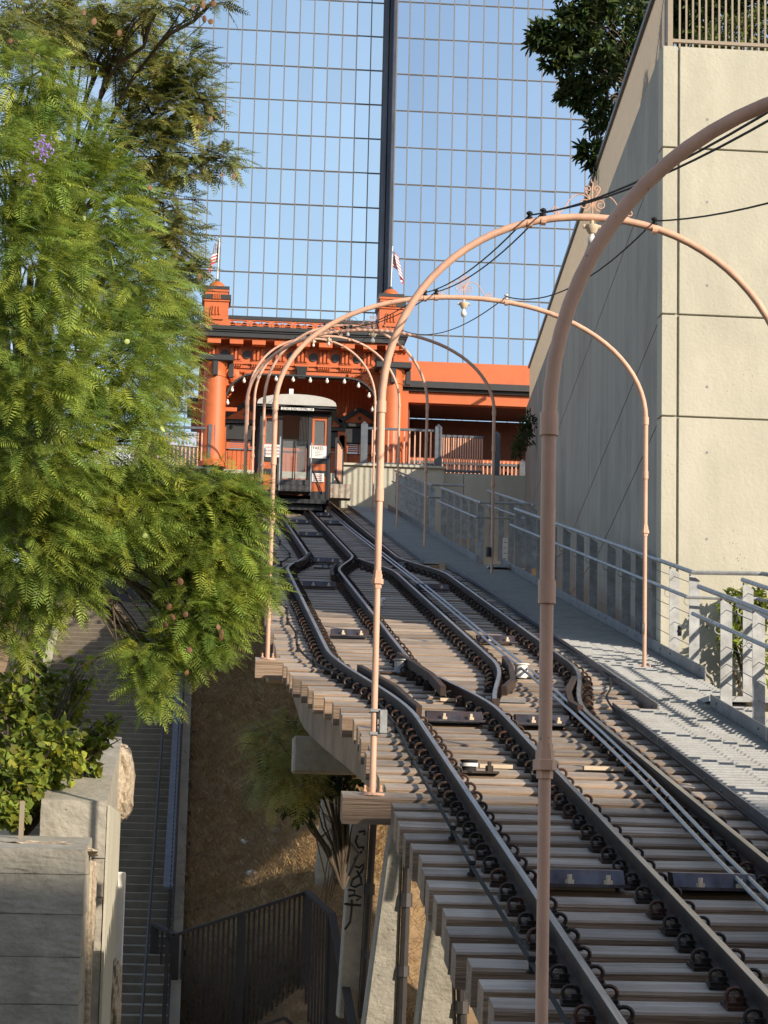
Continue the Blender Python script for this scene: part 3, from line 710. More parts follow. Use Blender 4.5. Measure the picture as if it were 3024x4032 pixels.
def facade(Y, ax, ay, wpx, hpx, xpx0, xpx1, m, budget, pmin):
    D = Y - CAM[1]
    a = atY(ax, ay, Y); w = atY(ax + wpx, ay + wpx * .05, Y)[0] - a[0]; h = a[2] - atY(ax, ay + hpx, Y)[2]
    xL = atY(xpx0, 700, Y)[0]; xR = atY(xpx1, 700, Y)[0]
    zlo = atY(900, 2300, Y)[2]; zhi = atY(900, -420, Y)[2]
    i0 = math.ceil((xL - a[0]) / w - .02); i1 = math.floor((xR - a[0]) / w + .02)
    j0 = math.floor((zlo - a[2]) / h); j1 = math.ceil((zhi - a[2]) / h)
    pb = MB(); pb.box(.03, w - .03, -.01, .02, .05, h - .05); pm = pb.mesh('pane', m)
    panes = []
    for i in range(i0 - 1, i1 + 1):
        for j in range(j0, j1):
            x0, x1 = a[0] + i * w, a[0] + (i + 1) * w
            if x1 < xL + .05 or x0 > xR - .05: continue
            panes.append((x0, x1, a[2] + j * h))
    return a, w, h, xL, xR, i0, i1, j0, j1, pm, panes
def px_of(x, y, z):
    d = np.array([x, y, z]) - CAM; q = d @ _f0; return 1512 + 8970 * (d @ CR) / q, 2016 - 8970 * (d @ CU) / q
NP = [0]; restp = {}
def build_facade(Y, ax, ay, wpx, hpx, x0p, x1p, m, limit):
    a, w, h, xL, xR, i0, i1, j0, j1, pm, panes = facade(Y, ax, ay, wpx, hpx, x0p, x1p, m, 0, 0)
    rest = MB(); n = 0
    def shown(p):
        u, v = px_of(p[0] + w / 2, Y, p[2] + h / 2)
        if not (-40 < u < 3060 and -80 < v < 1560): return False
        if u < 560 and v > 250: return False
        if u > 2300: return False
        if u < 830 and v > 640: return False
        if 880 < u < 1500 and v > 1330: return False
        return True
    for x0, x1, z in panes:
        if shown((x0, x1, z)) and n < limit and x0 > xL - .1 and x1 < xR + .1:
            link('pane', pm, tower, (x0, Y - 185, z), (random.gauss(0, .0035), 0, random.gauss(0, .0035))); n += 1
        else: rest.box(max(x0, xL) + .03, min(x1, xR) - .03, Y - .01, Y + .02, z + .05, z + h - .05)
    o = rest.build('far_pane', m, tower); o['kind'] = 'stuff'
    zlo, zhi = a[2] + j0 * h, a[2] + j1 * h
    xs = sorted(set([xL, xR] + [a[0] + i * w for i in range(i0, i1 + 1)]))
    mu = MB(); mu.box(-.05, .05, -.06, .03, zlo, zhi); mm = mu.mesh('mullion', M_MULL)
    for x in xs: link('mullion', mm, tower, (x, Y - 185, 0))
    tr = MB(); tr.box(xL, xR, -.055, .03, -.05, -.012); tr.box(xL, xR, -.055, .03, .03, .07); tm = tr.mesh('transom', M_MULL)
    for j in range(j0, j1 + 1): link('transom', tm, tower, (0, Y - 185, a[2] + j * h))
    b = MB(); b.box(xL, xR, Y + .04, Y + 20, zlo, zhi); b.build('core', M_GRAN, tower)
    return zlo, zhi, xL, xR, n
zl, zh, _, xr1, n1 = build_facade(185., 922.2, 1070, 57.5, 138.9, 430, 1497, M_GL1, 180)
zl2, zh2, xl2, _, n2 = build_facade(181.5, 1616, 9, 58.2, 142.4, 1551, 2720, M_GL2, 120)
for x0, x1, yy in ((xr1 + .05, xr1 + .45, 184.6), (xr1 + .5, xr1 + .95, 183.4), (xl2 - .30, xl2 - .06, 181.4)):
    b = MB(); b.box(x0, x1, yy, 200, zl, zh); b.build('pilaster', M_GRAN, tower)
# neighbouring dark block whose edge the mirror glass shows: the tower's own return wall
b = MB(); b.box(xl2 - .05, xl2 + .02, 181.6, 199, zl, zh); b.build('return_wall', M_GL2, tower)

# ================================================================ STATION HOUSE
YS = 48.
def K1(x, y): return (700 + .6028 * x, 900 + .6028 * y)
def S(x, y, Y=YS): p = atY(*K1(x, y), Y); return p[0], p[2]
xLc, zc = S(78, 660); xRc, _ = S(1490, 705)
ref = S(300, 700)[0]
# levels (height of a line is the same left and right)
def Zs(x, y): return S(x, y)[1]
Z_cap_t, Z_cap_b = Zs(330, 566), Zs(330, 590)
Z_att_b = Zs(300, 662)
Z_cor_t, Z_cor_m, Z_cor_b = Zs(110, 662), Zs(110, 698), Zs(110, 728)
Z_fr_t, Z_fr_b = Zs(220, 775), Zs(220, 866)
Z_arch_b = Zs(220, 905)
Z_spr = Zs(300, 1185)
Z_fl = atY(1500, 1850, 47)[2] + .02
XL, XR_ = S(180, 830)[0], S(1470, 830)[0]
st = thing('station_house', 'orange classical station house with black cornice, arched portal and two domed pedestals', 'station', ((XL + XR_) / 2, YS, Z_fl))
def P(name, m, b, **k): return b.build(name, m, st, **k)
# attic band with pierced lattice panels
x0, x1 = S(325, 620)[0], S(1325, 640)[0]
zb_, zt_ = Z_att_b, Z_cap_b
b = MB(); b.box(x0, x1, YS - .02, YS + .1, zt_, Z_cap_t); P('attic_coping', M_BLACK, b)
npan = 7; pw = (x1 - x0) / npan; ow, oh = pw * .74, (zt_ - zb_) * .70; zc_ = zb_ + (zt_ - zb_) * .54
for i in range(npan):
    cx = x0 + pw * (i + .5); b = MB()
    b.box(x0 + pw * i + .004, cx - ow / 2, YS, YS + .08, zb_, zt_); b.box(cx + ow / 2, x0 + pw * (i + 1) - .004, YS, YS + .08, zb_, zt_)
    b.box(cx - ow / 2, cx + ow / 2, YS, YS + .08, zb_, zc_ - oh / 2); b.box(cx - ow / 2, cx + ow / 2, YS, YS + .08, zc_ + oh / 2, zt_)
    b.box(cx - .012, cx + .012, YS + .005, YS + .07, zc_ - oh / 2, zc_ + oh / 2); b.box(cx - ow / 2, cx + ow / 2, YS + .008, YS + .065, zc_ - .010, zc_ + .010)
    b.bar((cx - ow / 2, YS + .035, zc_ - oh / 2), (cx + ow / 2, YS + .035, zc_ + oh / 2), .03, .03, (0, 1, 0)); b.bar((cx - ow / 2, YS + .036, zc_ + oh / 2), (cx + ow / 2, YS + .036, zc_ - oh / 2), .03, .03, (0, 1, 0))
    P('lattice_panel', M_ORANGE, b)
b = MB(); b.box(x0, x1, YS + .3, YS + .35, zb_, zt_ - .02); P('attic_back', M_BLACK, b)
# domed corner pedestals
def pedestal(xa, xb, ytop, name):
    cx = (xa + xb) / 2; w = (xb - xa); yb = YS + w * .9
    zt = ytop
    b = MB(); b.box(xa, xb, YS - .12, yb, Z_att_b - .02, zt); body = P('pedestal', M_ORANGE, b, bevel=.01)
    b = MB(); b.box(cx - w * .24, cx + w * .24, YS - .155, YS - .125, Z_att_b + .3, zt - .28)
    b.lathe((cx, YS - .13, zt - .28), [(w * .24, -.03), (w * .24, .0), (w * .1, .02)], 16, 'y')
    for dx in (-.09, 0, .09): b.tube([(cx + dx, YS - .165, Z_att_b + .38), (cx + dx * .8, YS - .175, zt - .2)], .032, 6)
    b.box(cx - w * .3, cx + w * .3, YS - .17, YS - .125, Z_att_b + .25, Z_att_b + .3)
    b.build('shield_panel', M_ORANGE, body)
    b = MB(); b.box(xa - .06, xb + .06, YS - .19, yb + .06, zt + .002, zt + .13); c1 = b.build('lower_cap', M_BLACK, body)
    b = MB(); b.box(xa - .03, xb + .03, YS - .16, yb + .03, zt - .05, zt + .0); b.box(xa + .02, xb - .02, YS - .11, yb - .02, zt + .131, zt + .22); b.box(xa - .0, xb + .0, YS - .14, yb, zt + .222, zt + .28); b.build('cap_moulding', M_ORANGE, body)
    for i in range(5):
        b = MB(); x = cx + (i - 2) * .045; b.hexa([(x - .014, YS - .2, zt), (x + .014, YS - .2, zt), (x + .014, YS - .18, zt), (x - .014, YS - .18, zt), (x - .014, YS - .225, zt + .15), (x + .014, YS - .225, zt + .15), (x + .014, YS - .18, zt + .15), (x - .014, YS - .18, zt + .15)]); b.build('flute', M_ORANGE, body)
    b = MB(); b.box(xa - .0 - .01, xb + .01, YS - .15, yb + .01, zt + .282, zt + .37); b.build('upper_cap', M_BLACK, body)
    r = w * .36; cy = (YS - .12 + yb) / 2; b = MB()
    b.lathe((cx, cy, zt + .37), [(r, 0)] + [(r * math.cos(a), r * .95 * math.sin(a)) for a in [RAD(8 + 10 * i) for i in range(8)]] + [(.02, r * .96)], 24); b.build('dome', M_ORANGE, body, True)
    b = MB(); b.lathe((cx, cy, zt + .37 + r * .93), [(.06, 0), (.05, .05), (.02, .07)], 10); b.build('finial', M_BLACK, body, True)
    return cx, cy, zt + .37 + r * .95
pl = pedestal(S(170, 560)[0], S(330, 560)[0], Zs(250, 470), 'l')
pr = pedestal(S(1312, 600)[0], S(1470, 600)[0], Zs(1390, 520), 'r')
# cornice
b = MB(); xa, xb = xLc, xRc
for o_, z0, z1, n_ in ((.45, Z_cor_m + .05, Z_cor_t, 'u'), (.40, Z_cor_m + .002, Z_cor_m + .048, 'm'), (.36, Z_cor_b, Z_cor_m, 'l')):
    d = .45 - o_; b = MB(); b.box(xa + d, xb - d, YS - o_ - .25, YS + 3, z0, z1); P('cornice_course', M_BLACK, b)
b = MB(); b.box(xa + .15, xb - .15, YS - .5, YS + 3, Z_cor_b - .05, Z_cor_b - .003); P('soffit', M_ORANGE, b)
b = MB(); b.box(XL - .1, XR_ + .1, YS - .2, YS + 3, Z_fr_t + .1, Z_cor_b - .05); P('bed_moulding', M_ORANGE, b)
# frieze: triglyph blocks, discs, guttae, modillions
zf0, zf1 = Z_fr_b, Z_fr_t + .1
b = MB(); b.box(XL, XR_, YS - .02, YS + .3, zf0, zf1); P('frieze', M_ORANGE, b)
pitch = S(452, 830)[0] - S(307, 823)[0]; xd0 = S(307, 823)[0]; zd = Zs(307, 820)
for i in range(-0, 8):
    cx = xd0 + i * pitch
    b = MB(); b.lathe((cx, YS - .02, zd), [(.115, .0), (.115, -.035)], 20, 'y'); P('frieze_disc', M_BLACK, b)
for i in range(0, 9):
    cx = xd0 + (i - .5) * pitch
    if cx > XR_ - .1 or cx < XL: continue
    b = MB(); b.box(cx - .17, cx + .17, YS - .07, YS - .021, zf0 + .02, zf1 - .03); t_ = P('triglyph', M_ORANGE, b)
    for k in range(3):
        q = MB(); x = cx + (k - 1) * .1; q.prism([(x - .03, zf0 + .06), (x + .03, zf0 + .06), (x + .03, zf1 - .12), (x, zf1 - .09), (x - .03, zf1 - .12)], YS - .12, YS - .071); q.build('glyph_bar', M_ORANGE, t_)
    b = MB(); b.box(cx - .2, cx + .2, YS - .13, YS - .0, zf0 - .07, zf0 - .03); b.build('regula', M_ORANGE, t_)
    q = MB()
    for k in range(6): q.lathe((cx + (k - 2.5) * .06, YS - .1, zf0 - .13), [(.022, 0), (.016, .06)], 6)
    q.build('gutta', M_ORANGE, t_)
    b = MB(); b.box(cx - .18, cx + .18, YS - .52, YS - .2, Z_cor_b - .17, Z_cor_b - .051); b.build('modillion', M_ORANGE, t_)
b = MB(); b.box(XL - .02, XR_ + .02, YS - .10, YS + .2, zf0 - .06, zf0 + .0); P('taenia', M_ORANGE, b)
b = MB(); b.box(XL, XR_, YS - .05, YS + .25, Z_arch_b, zf0 - .061); P('architrave', M_ORANGE, b)
# portal wall with the flattened arch opening
pts = [(300, 1190), (305, 1140), (318, 1090), (340, 1045), (368, 1012), (400, 988), (438, 968), (480, 958), (600, 962), (800, 970), (1000, 979), (1110, 984), (1160, 994), (1205, 1014), (1240, 1040), (1268, 1072), (1288, 1112), (1300, 1155), (1305, 1195)]
ar = [S(*p) for p in pts]
zb0 = Z_fl
xw0, xw1 = S(185, 1000)[0], S(1420, 1000)[0]
poly_top = Z_arch_b + .002
b = MB()
for i in range(len(ar) - 1):
    (xa_, za_), (xb_, zb2) = ar[i], ar[i + 1]
    b.hexa([(xa_, YS, za_), (xb_, YS, zb2), (xb_, YS + .3, zb2), (xa_, YS + .3, za_), (xa_, YS, poly_top), (xb_, YS, poly_top), (xb_, YS + .3, poly_top), (xa_, YS + .3, poly_top)])
b.box(xw0, ar[0][0], YS, YS + .3, zb0, poly_top); b.box(ar[-1][0], xw1, YS, YS + .3, zb0, poly_top)
P('portal_wall', M_ORANGE, b)
b = MB(); rim = [(x, YS - .02, z) for x, z in ar]
for i in range(len(rim) - 1): b.bar(rim[i], rim[i + 1], .34, .045, Vector((0, 0, 1)))
P('arch_rim', M_BLACK, b)
kx, kz = S(808, 940); b = MB(); b.hexa([(kx - .1, YS - .16, kz - .2), (kx + .1, YS - .16, kz - .2), (kx + .1, YS, kz - .2), (kx - .1, YS, kz - .2), (kx - .15, YS - .22, kz + .12), (kx + .15, YS - .22, kz + .12), (kx + .15, YS, kz + .12), (kx - .15, YS, kz + .12)]); P('keystone', M_BLACK, b)
# carved rosettes in the spandrels
for sx, cx_, cz_ in ((1, *S(365, 955)), (-1, *S(1240, 985))):
    b = MB(); b.lathe((cx_, YS - .0, cz_), [(.17, .0), (.16, -.05), (.07, -.07), (.05, -.10)], 18, 'y')
    r = random.Random(3)
    for i in range(46):
        t = i / 45; x = cx_ - sx * (.02 + .28 * t) + r.uniform(-.07, .07) + sx * .02; z = cz_ - .12 - .75 * t + r.uniform(-.05, .05)
        if i % 3 == 0: x, z = cx_ + sx * (.15 + .4 * r.random()), cz_ + .02 + r.uniform(-.08, .08)
        a = r.uniform(0, 3.1); b.tube([(x - .04 * math.cos(a), YS - .02, z - .04 * math.sin(a)), (x, YS - .06, z), (x + .04 * math.cos(a), YS - .02, z + .04 * math.sin(a))], .018, 5)
    P('spandrel_carving', M_ORANGE, b)
# bulbs around the arch
for i, p in enumerate([(325, 1137), (355, 1053), (433, 995), (527, 975), (642, 983), (753, 988), (865, 993), (975, 997), (1088, 1001), (1180, 1027), (1249, 1092), (1272, 1183)]):
    x, z = S(*p, YS - .15); b = MB(); b.lathe((x, YS - .15, z), [(.01, -.06), (.035, -.045), (.05, -.01), (.045, .02), (.025, .05), (.022, .085)], 10); P('portal_bulb', M_BULB, b, smooth=True)
# columns with black abaci
for xc_, zt in ((S(238, 1100)[0], Zs(238, 890)), (S(1392, 1100)[0], Zs(1392, 940))):
    r = .31; b = MB(); cy = YS - .28
    b.lathe((xc_, cy, Z_fl), [(r * 1.25, 0), (r * 1.25, .12), (r * 1.1, .16), (r * 1.02, .2), (r, zt - Z_fl - .9), (r * .93, zt - Z_fl - .42), (r * 1.0, zt - Z_fl - .40), (r * 1.0, zt - Z_fl - .36), (r * .92, zt - Z_fl - .34), (r * .92, zt - Z_fl - .2), (r * 1.15, zt - Z_fl - .08), (r * 1.18, zt - Z_fl - .02)], 28)
    c_ = P('column', M_ORANGE, b, smooth=True)
    b = MB(); b.box(xc_ - .48, xc_ + .48, cy - .42, YS - .0, zt - .02, zt + .15); b.build('abacus', M_BLACK, c_, bevel=.02)
    for dx in (0, .42):
        b = MB(); b.box(xc_ + dx - .07, xc_ + dx + .07, cy - .40 + dx * .6, cy - .28 + dx * .6, zt - .42, zt - .022); b.build('bracket', M_BLACK, c_, bevel=.015)
    b = MB(); b.box(xc_ + (-.3 if xc_ > 0 else .1), xc_ + (-.1 if xc_ > 0 else .62), YS - .1, YS + .02, Z_spr - .04, Z_spr + .06); b.build('impost', M_ORANGE, c_)
# inside: boarded back wall with pedimented openings
YB = 49.9
b = MB(); xa_, xb_ = xw0 - .2, xw1 + .4; n_ = 46
for i in range(n_):
    x0_ = xa_ + (xb_ - xa_) * i / n_; b.box(x0_ + .006, xa_ + (xb_ - xa_) * (i + 1) / n_ - .006, YB, YB + .04, Z_fl, Z_cor_b - .06)
o = P('back_wall_boards', M_ORANGE, b); o['kind'] = 'stuff'
b = MB(); b.box(xa_, xb_, YB + .05, YB + .3, Z_fl, Z_cor_b - .06); P('back_wall', M_ORANGE, b)
for q_ in (xa_, xb_ - .2): b = MB(); b.box(q_, q_ + .2, YS + .3, YB, Z_fl, Z_cor_b - .06); P('side_wall', M_ORANGE, b)
b = MB(); b.box(xa_, xb_, YS + .31, YB + .3, Z_arch_b + .3, Z_arch_b + .4); P('ceiling', M_ORANGE, b)
M_PANE = mat('station_window_glass', (.30, .34, .37), .12, .6, var=.2)
def pediment(px, py, hw, hh):
    cx, z = S(px, py, YB - .1); t_ = None
    b = MB(); b.prism([(cx - hw, z), (cx + hw, z), (cx, z + hh)], YB - .22, YB - .14); b_ = P('pediment_face', M_ORANGE, b)
    q = MB(); q.bar((cx - hw - .08, YB - .2, z + .0), (cx, YB - .2, z + hh + .06), .2, .12); q.bar((cx, YB - .2, z + hh + .06), (cx + hw + .08, YB - .2, z), .2, .12); q.box(cx - hw - .06, cx + hw + .06, YB - .3, YB - .1, z - .12, z - .03); q.build('raking_cornice', M_BLACK, b_)
    q = MB(); q.lathe((cx, YB - .22, z + hh * .4), [(.05, 0), (.05, -.015)], 12, 'y'); q.build('boss', M_BLACK, b_)
    zb_ = z - .14
    q = MB(); q.box(cx - hw - .0, cx + hw + .0, YB - .2, YB - .05, zb_ - .42, zb_); q.build('lintel', M_BLACK, b_)
    for sx in (-1, 1):
        q = MB(); q.box(cx + sx * hw - .12, cx + sx * hw + .12, YB - .18, YB - .04, Z_fl, zb_ - .42); q.build('jamb', M_BLACK, b_)
        q = MB(); q.box(cx + sx * hw - .1, cx + sx * hw + .1, YB - .26, YB - .181, zb_ - 1.3, zb_ - .1)
        q.build('console', M_ORANGE, b_)
    q = MB(); q.box(cx - hw + .12, cx + hw - .12, YB - .06, YB - .02, Z_fl + .9, zb_ - .42); w_ = q.build('window', M_PANE, b_)
    q = MB()
    for k in range(1, 5):
        zz = Z_fl + .9 + (zb_ - .42 - Z_fl - .9) * k / 5; q.box(cx - hw + .12, cx + hw - .12, YB - .075, YB - .062, zz - .018, zz + .018)
    q.box(cx - .02, cx + .02, YB - .076, YB - .063, Z_fl + .9, zb_ - .42); q.box(cx - hw + .12, cx - hw + .2, YB - .08, YB - .062, Z_fl + .9, zb_ - .42); q.box(cx + hw - .2, cx + hw - .12, YB - .08, YB - .062, Z_fl + .9, zb_ - .42); q.build('glazing_bar', M_ORANGE, w_)
pediment(440, 1252, .62, .36); pediment(745, 1285, .5, .32); pediment(1185, 1275, .5, .32); pediment(985, 1300, .40, .3)
# corbelled side cornice at the left
(xs0, zs0), (xs1, zs1) = S(62, 1072), S(165, 1105)
b = MB(); b.box(xs0, xs1 + .1, YS + .6, YS + 3, zs1, zs0); P('side_cornice', M_BLACK, b)
b = MB(); b.box(xs0 + .12, xs1 + .1, YS + .65, YS + 3, zs1 - .38, zs1 - .002); P('side_frieze', M_ORANGE, b)
b = MB(); b.box(S(140, 1000)[0], S(165, 1000)[0] + .1, YS + .4, YS + 3, Z_fl, Zs(150, 930)); P('left_flank', M_BLACK, b)
# ticket wing at the right
wing = thing('station_wing', 'flat orange wing of the station with black fascia and open dark counter', 'building', (4.5, 48.4, Z_fl))
YW = 48.5
zW = [atY(1700, y, YW)[2] for y in (1424, 1512, 1548, 1590)]
x0_, x1_ = atY(1590, 1500, YW)[0], 11.5
b = MB(); b.box(x0_, x1_, YW, YW + 4, zW[1], zW[0]); b.build('parapet', M_ORANGE, wing)
b = MB(); b.box(x0_ - .3, x1_, YW - .35, YW - .002, zW[2] + .08, zW[1] - .002); b.box(x0_ - .2, x1_, YW - .22, YW - .003, zW[2], zW[2] + .078); b.build('fascia', M_BLACK, wing)
b = MB(); b.box(x0_, x1_, YW - .1, YW + .2, zW[3], zW[2] - .002); b.build('lintel', M_ORANGE, wing)
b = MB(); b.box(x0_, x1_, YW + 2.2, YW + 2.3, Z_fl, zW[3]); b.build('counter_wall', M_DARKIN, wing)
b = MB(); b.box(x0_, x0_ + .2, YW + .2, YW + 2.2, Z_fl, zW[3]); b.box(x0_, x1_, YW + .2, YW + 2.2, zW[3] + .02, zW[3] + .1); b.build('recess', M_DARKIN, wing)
b = MB(); b.box(x0_ + .3, x1_, YW + 2., YW + 2.19, Z_fl + .9, Z_fl + 1.0); b.build('counter', M_ORANGE, wing)

# flags
def flag_mat():
    m = bpy.data.materials.new('striped_flag'); m.use_nodes = True; N = m.node_tree.nodes; L = m.node_tree.links; b = N['Principled BSDF']; b.inputs['Roughness'].default_value = .8
    uv = N.new('ShaderNodeUVMap'); sp = N.new('ShaderNodeSeparateXYZ'); L.new(uv.outputs[0], sp.inputs[0])
    mu = N.new('ShaderNodeMath'); mu.operation = 'MULTIPLY'; mu.inputs[1].default_value = 6.5; L.new(sp.outputs[1], mu.inputs[0])
    fr = N.new('ShaderNodeMath'); fr.operation = 'FRACT'; L.new(mu.outputs[0], fr.inputs[0])
    gt = N.new('ShaderNodeMath'); gt.operation = 'GREATER_THAN'; gt.inputs[1].default_value = .5; L.new(fr.outputs[0], gt.inputs[0])
    mx = N.new('ShaderNodeMix'); mx.data_type = 'RGBA'; mx.inputs[6].default_value = (.45, .03, .05, 1); mx.inputs[7].default_value = (.8, .78, .76, 1); L.new(gt.outputs[0], mx.inputs[0])
    a = N.new('ShaderNodeMath'); a.operation = 'LESS_THAN'; a.inputs[1].default_value = .42; L.new(sp.outputs[0], a.inputs[0])
    c = N.new('ShaderNodeMath'); c.operation = 'GREATER_THAN'; c.inputs[1].default_value = .46; L.new(sp.outputs[1], c.inputs[0])
    d = N.new('ShaderNodeMath'); d.operation = 'MULTIPLY'; L.new(a.outputs[0], d.inputs[0]); L.new(c.outputs[0], d.inputs[1])
    vo = N.new('ShaderNodeTexVoronoi'); vo.inputs['Scale'].default_value = 16; vo.inputs['Randomness'].default_value = 0; L.new(uv.outputs[0], vo.inputs['Vector'])
    lt = N.new('ShaderNodeMath'); lt.operation = 'LESS_THAN'; lt.inputs[1].default_value = .28; L.new(vo.outputs[0], lt.inputs[0])
    cm = N.new('ShaderNodeMix'); cm.data_type = 'RGBA'; cm.inputs[6].default_value = (.02, .03, .10, 1); cm.inputs[7].default_value = (.75, .75, .75, 1); L.new(lt.outputs[0], cm.inputs[0])
    fm = N.new('ShaderNodeMix'); fm.data_type = 'RGBA'; L.new(d.outputs[0], fm.inputs[0]); L.new(mx.outputs[2], fm.inputs[6]); L.new(cm.outputs[2], fm.inputs[7])
    L.new(fm.outputs[2], b.inputs['Base Color']); return m
M_FLAG = flag_mat()
def flag(c, label, lean, size=1.0):
    x, y, z = c; H = 1.22 * size
    t = thing('flag', label, 'flag', (x, y, z), 'flags on the station')
    b = MB(); b.tube([(x, y, z), (x + .02, y, z + H)], .02, 8); b.lathe((x + .02, y, z + H), [(.01, 0), (.035, .03), (.01, .06)], 8); b.build('pole', M_GALV, t, True)
    # a hanging flag, folded against the pole: u along the fly, v along the hoist
    nu, nv = 10, 14; V, Fc, UV = [], [], []
    for j in range(nv + 1):
        for i in range(nu + 1):
            u, v = i / nu, j / nv
            drop = .62 * u; fold = math.sin(u * 9 + v * 1.5) * .06
            V.append((.02 + lean * (.20 * math.sin(u * 2.2) * (1.5 - v) + .08 * u) + fold * .9, fold, H * .95 - (1 - v) * H * .42 - drop * (.5 + .3 * (1 - v)) * size))
            UV.append((u, v))
    for j in range(nv):
        for i in range(nu):
            a = j * (nu + 1) + i; Fc.append((a, a + 1, a + nu + 2, a + nu + 1))
    me = new_mesh('cloth', V, Fc, M_FLAG, True); ul = me.uv_layers.new(name='UVMap')
    for p in me.polygons:
        for li in p.loop_indices: ul.data[li].uv = UV[me.loops[li].vertex_index]
    link('cloth', me, t)
flag(pl, 'limp striped flag on the left station pedestal', -.7, 1.0)
flag(pr, 'limp striped flag on the right station pedestal', .8, 1.0)
# ================================================================ PLAZA EDGE
plaza = structure('plaza_terrace')
b = MB(); b.box(1.3, 12, 47.2, 60, Z_fl - .3, Z_fl); b.build('floor', M_CONC, plaza)
b = MB(); b.box(-9, 1.3, 47.9, 60, Z_fl - .3, Z_fl - .001); b.build('floor', M_CONC, plaza)
xa_ = atY(1345, 1900, 46.5)[0]; xb_ = atY(1749, 1900, 46.5)[0]
zt1 = atY(1600, 1841, 46.5)[2]; zt2 = atY(1900, 1870, 47.)[2]
ret = thing('retaining_wall', 'concrete retaining wall below the plaza railing, stepping down beside the walkway', 'wall', (xa_, 46.5, zt1))
b = MB(); b.box(xa_, xb_, 46.5, 47.2, 3, zt1); b.build('left_block', M_CONC, ret)
b = MB(); b.box(xa_ - .05, xb_ + .05, 46.42, 47.1, zt1 + .002, zt1 + .06); b.build('coping', M_CONC, ret)
xj = [xb_ + .003, atY(1824, 1950, 47)[0], atY(1935, 1950, 47)[0], 7.2]
for i in range(3):
    b = MB(); b.box(xj[i] + (.008 if i else 0), xj[i + 1] - .008, 47., 47.5, 2, zt2); b.build('wall_panel', M_CONC, ret)
# plaza railing: blue-grey frame, salmon pickets
pk = MB(); pk.box(-.018, .018, -.012, .012, 0, .92); pkm = pk.mesh('picket', M_PINKP)
def plaza_rail(x0, x1, y, z, label, n, posts, h=1.08):
    t = thing('plaza_railing', label, 'railing', (x0, y, z), 'plaza railings')
    b = MB(); b.box(x0, x1, y - .03, y + .03, z + h - .08, z + h - .02); b.build('top_rail', M_BLUEGREY, t)
    b = MB(); b.box(x0, x1, y - .03, y + .03, z + .06, z + .12); b.build('bottom_rail', M_BLUEGREY, t)
    for px in posts:
        b = MB(); w = .09; b.box(px - w, px + w, y - w, y + w, z - .1, z + h + .04); b.add([(px - w, y - w, z + h + .04), (px + w, y - w, z + h + .04), (px + w, y + w, z + h + .04), (px - w, y + w, z + h + .04), (px, y, z + h + .14)], [(0, 1, 4), (1, 2, 4), (2, 3, 4), (3, 0, 4), (0, 3, 2, 1)]); b.build('post', M_BLUEGREY, t)
    for i in range(n):
        x = x0 + (x1 - x0) * (i + .6) / n
        if min(abs(x - p) for p in posts) > .11: link('picket', pkm, t, (x - x0, 0, .1))
    return t
zr = zt1 + .06
p1, p2_, p3_ = atY(1433, 1750, 46.8)[0], atY(1725, 1750, 46.8)[0], atY(1955, 1750, 47.2)[0]
plaza_rail(p1, p2_, 46.8, zr - .02, 'salmon picket railing on the stepped wall right of the car', 14, [p1, p2_])
plaza_rail(p2_ + .1, 4.9, 47.2, zt2 + .02, 'salmon picket railing above the lower retaining wall', 18, [p3_])
yb = 50.2
plaza_rail(p1 + .2, 6.5, yb, Z_fl - .1, 'low salmon picket railing farther back in front of the dark counter', 40, [p1 + .3, 6.4], .95)
pxl, pxr = atY(700, 1750, 47.5)[0], atY(832, 1750, 47.5)[0]
zl_ = atY(830, 1852, 47.5)[2]
plaza_rail(pxl - 1.2, pxr, 47.5, zl_ - .02, 'picket railing left of the station column above the tree', 20, [pxr], 1.2)
# black boarded base under the left half of the station
b = MB(); b.box(-7, atY(1060, 1900, 47.6)[0], 47.6, 47.85, 4, zl_ - .03); tag(b.build('station_base_wall', M_BLACK, None), 'black base wall under the left half of the station', 'wall')
t = thing('platform_gate', 'small orange and black gate leaning beside the car steps', 'gate', (*atY(1330, 1900, 45.5)[:2], 0))
g0, g1 = atY(1318, 1885, 45.5), atY(1358, 1750, 45.5)
b = MB(); b.bar((g0[0], 45.2, g0[2]), (g0[0], 45.2, g1[2] + .1), .06, .06, (0, 1, 0)); b.bar((g0[0], 45.2, g1[2] + .1), (g1[0], 46.2, g1[2] - .02), .05, .06); b.bar((g0[0], 45.2, g0[2]), (g1[0], 46.2, g0[2] - .1), .05, .06); b.bar((g1[0], 46.2, g0[2] - .1), (g1[0], 46.2, g1[2]), .05, .05, (0, 1, 0)); b.build('frame', M_BLACK, t)
for i in range(4):
    q = MB(); x = g0[0] + (g1[0] - g0[0]) * (i + 1) / 5; y = 45.2 + (i + 1) / 5; q.box(x - .02, x + .02, y - .01, y + .01, g0[2], g1[2]); q.build('picket', M_PINKP, t)
p = atY(1336, 1935, 44.5); b = MB(); b.box(p[0] - .25, p[0] + .28, 44.2, 44.6, p[2] - .22, p[2] + .14)
M_BOXP = mat('peeling_painted_box', (.45, .40, .33), .8, var=.3, scale=(9, 9, 9), dirt=(.12, .06, .035), dirt_scale=4, dirt_amt=.8)
tag(b.build('timber_buffer_box', M_BOXP, None, bevel=.01), 'weathered peeling box at the rail end beside the car', 'box')
b = MB()
for dx, dz in ((0, 0), (.14, -.08)): pp = atY(1345, 2005, 43); b.box(pp[0] + dx - .05, pp[0] + dx + .05, 43, 43.15, pp[2] + dz - .035, pp[2] + dz + .035)
M_YEL = mat('yellow_paint', (.75, .5, .08), .6, var=.1)
tag(b.build('rail_stop', M_YEL, None), 'pair of yellow rail stop blocks at the top of the right rail', 'rail stop')

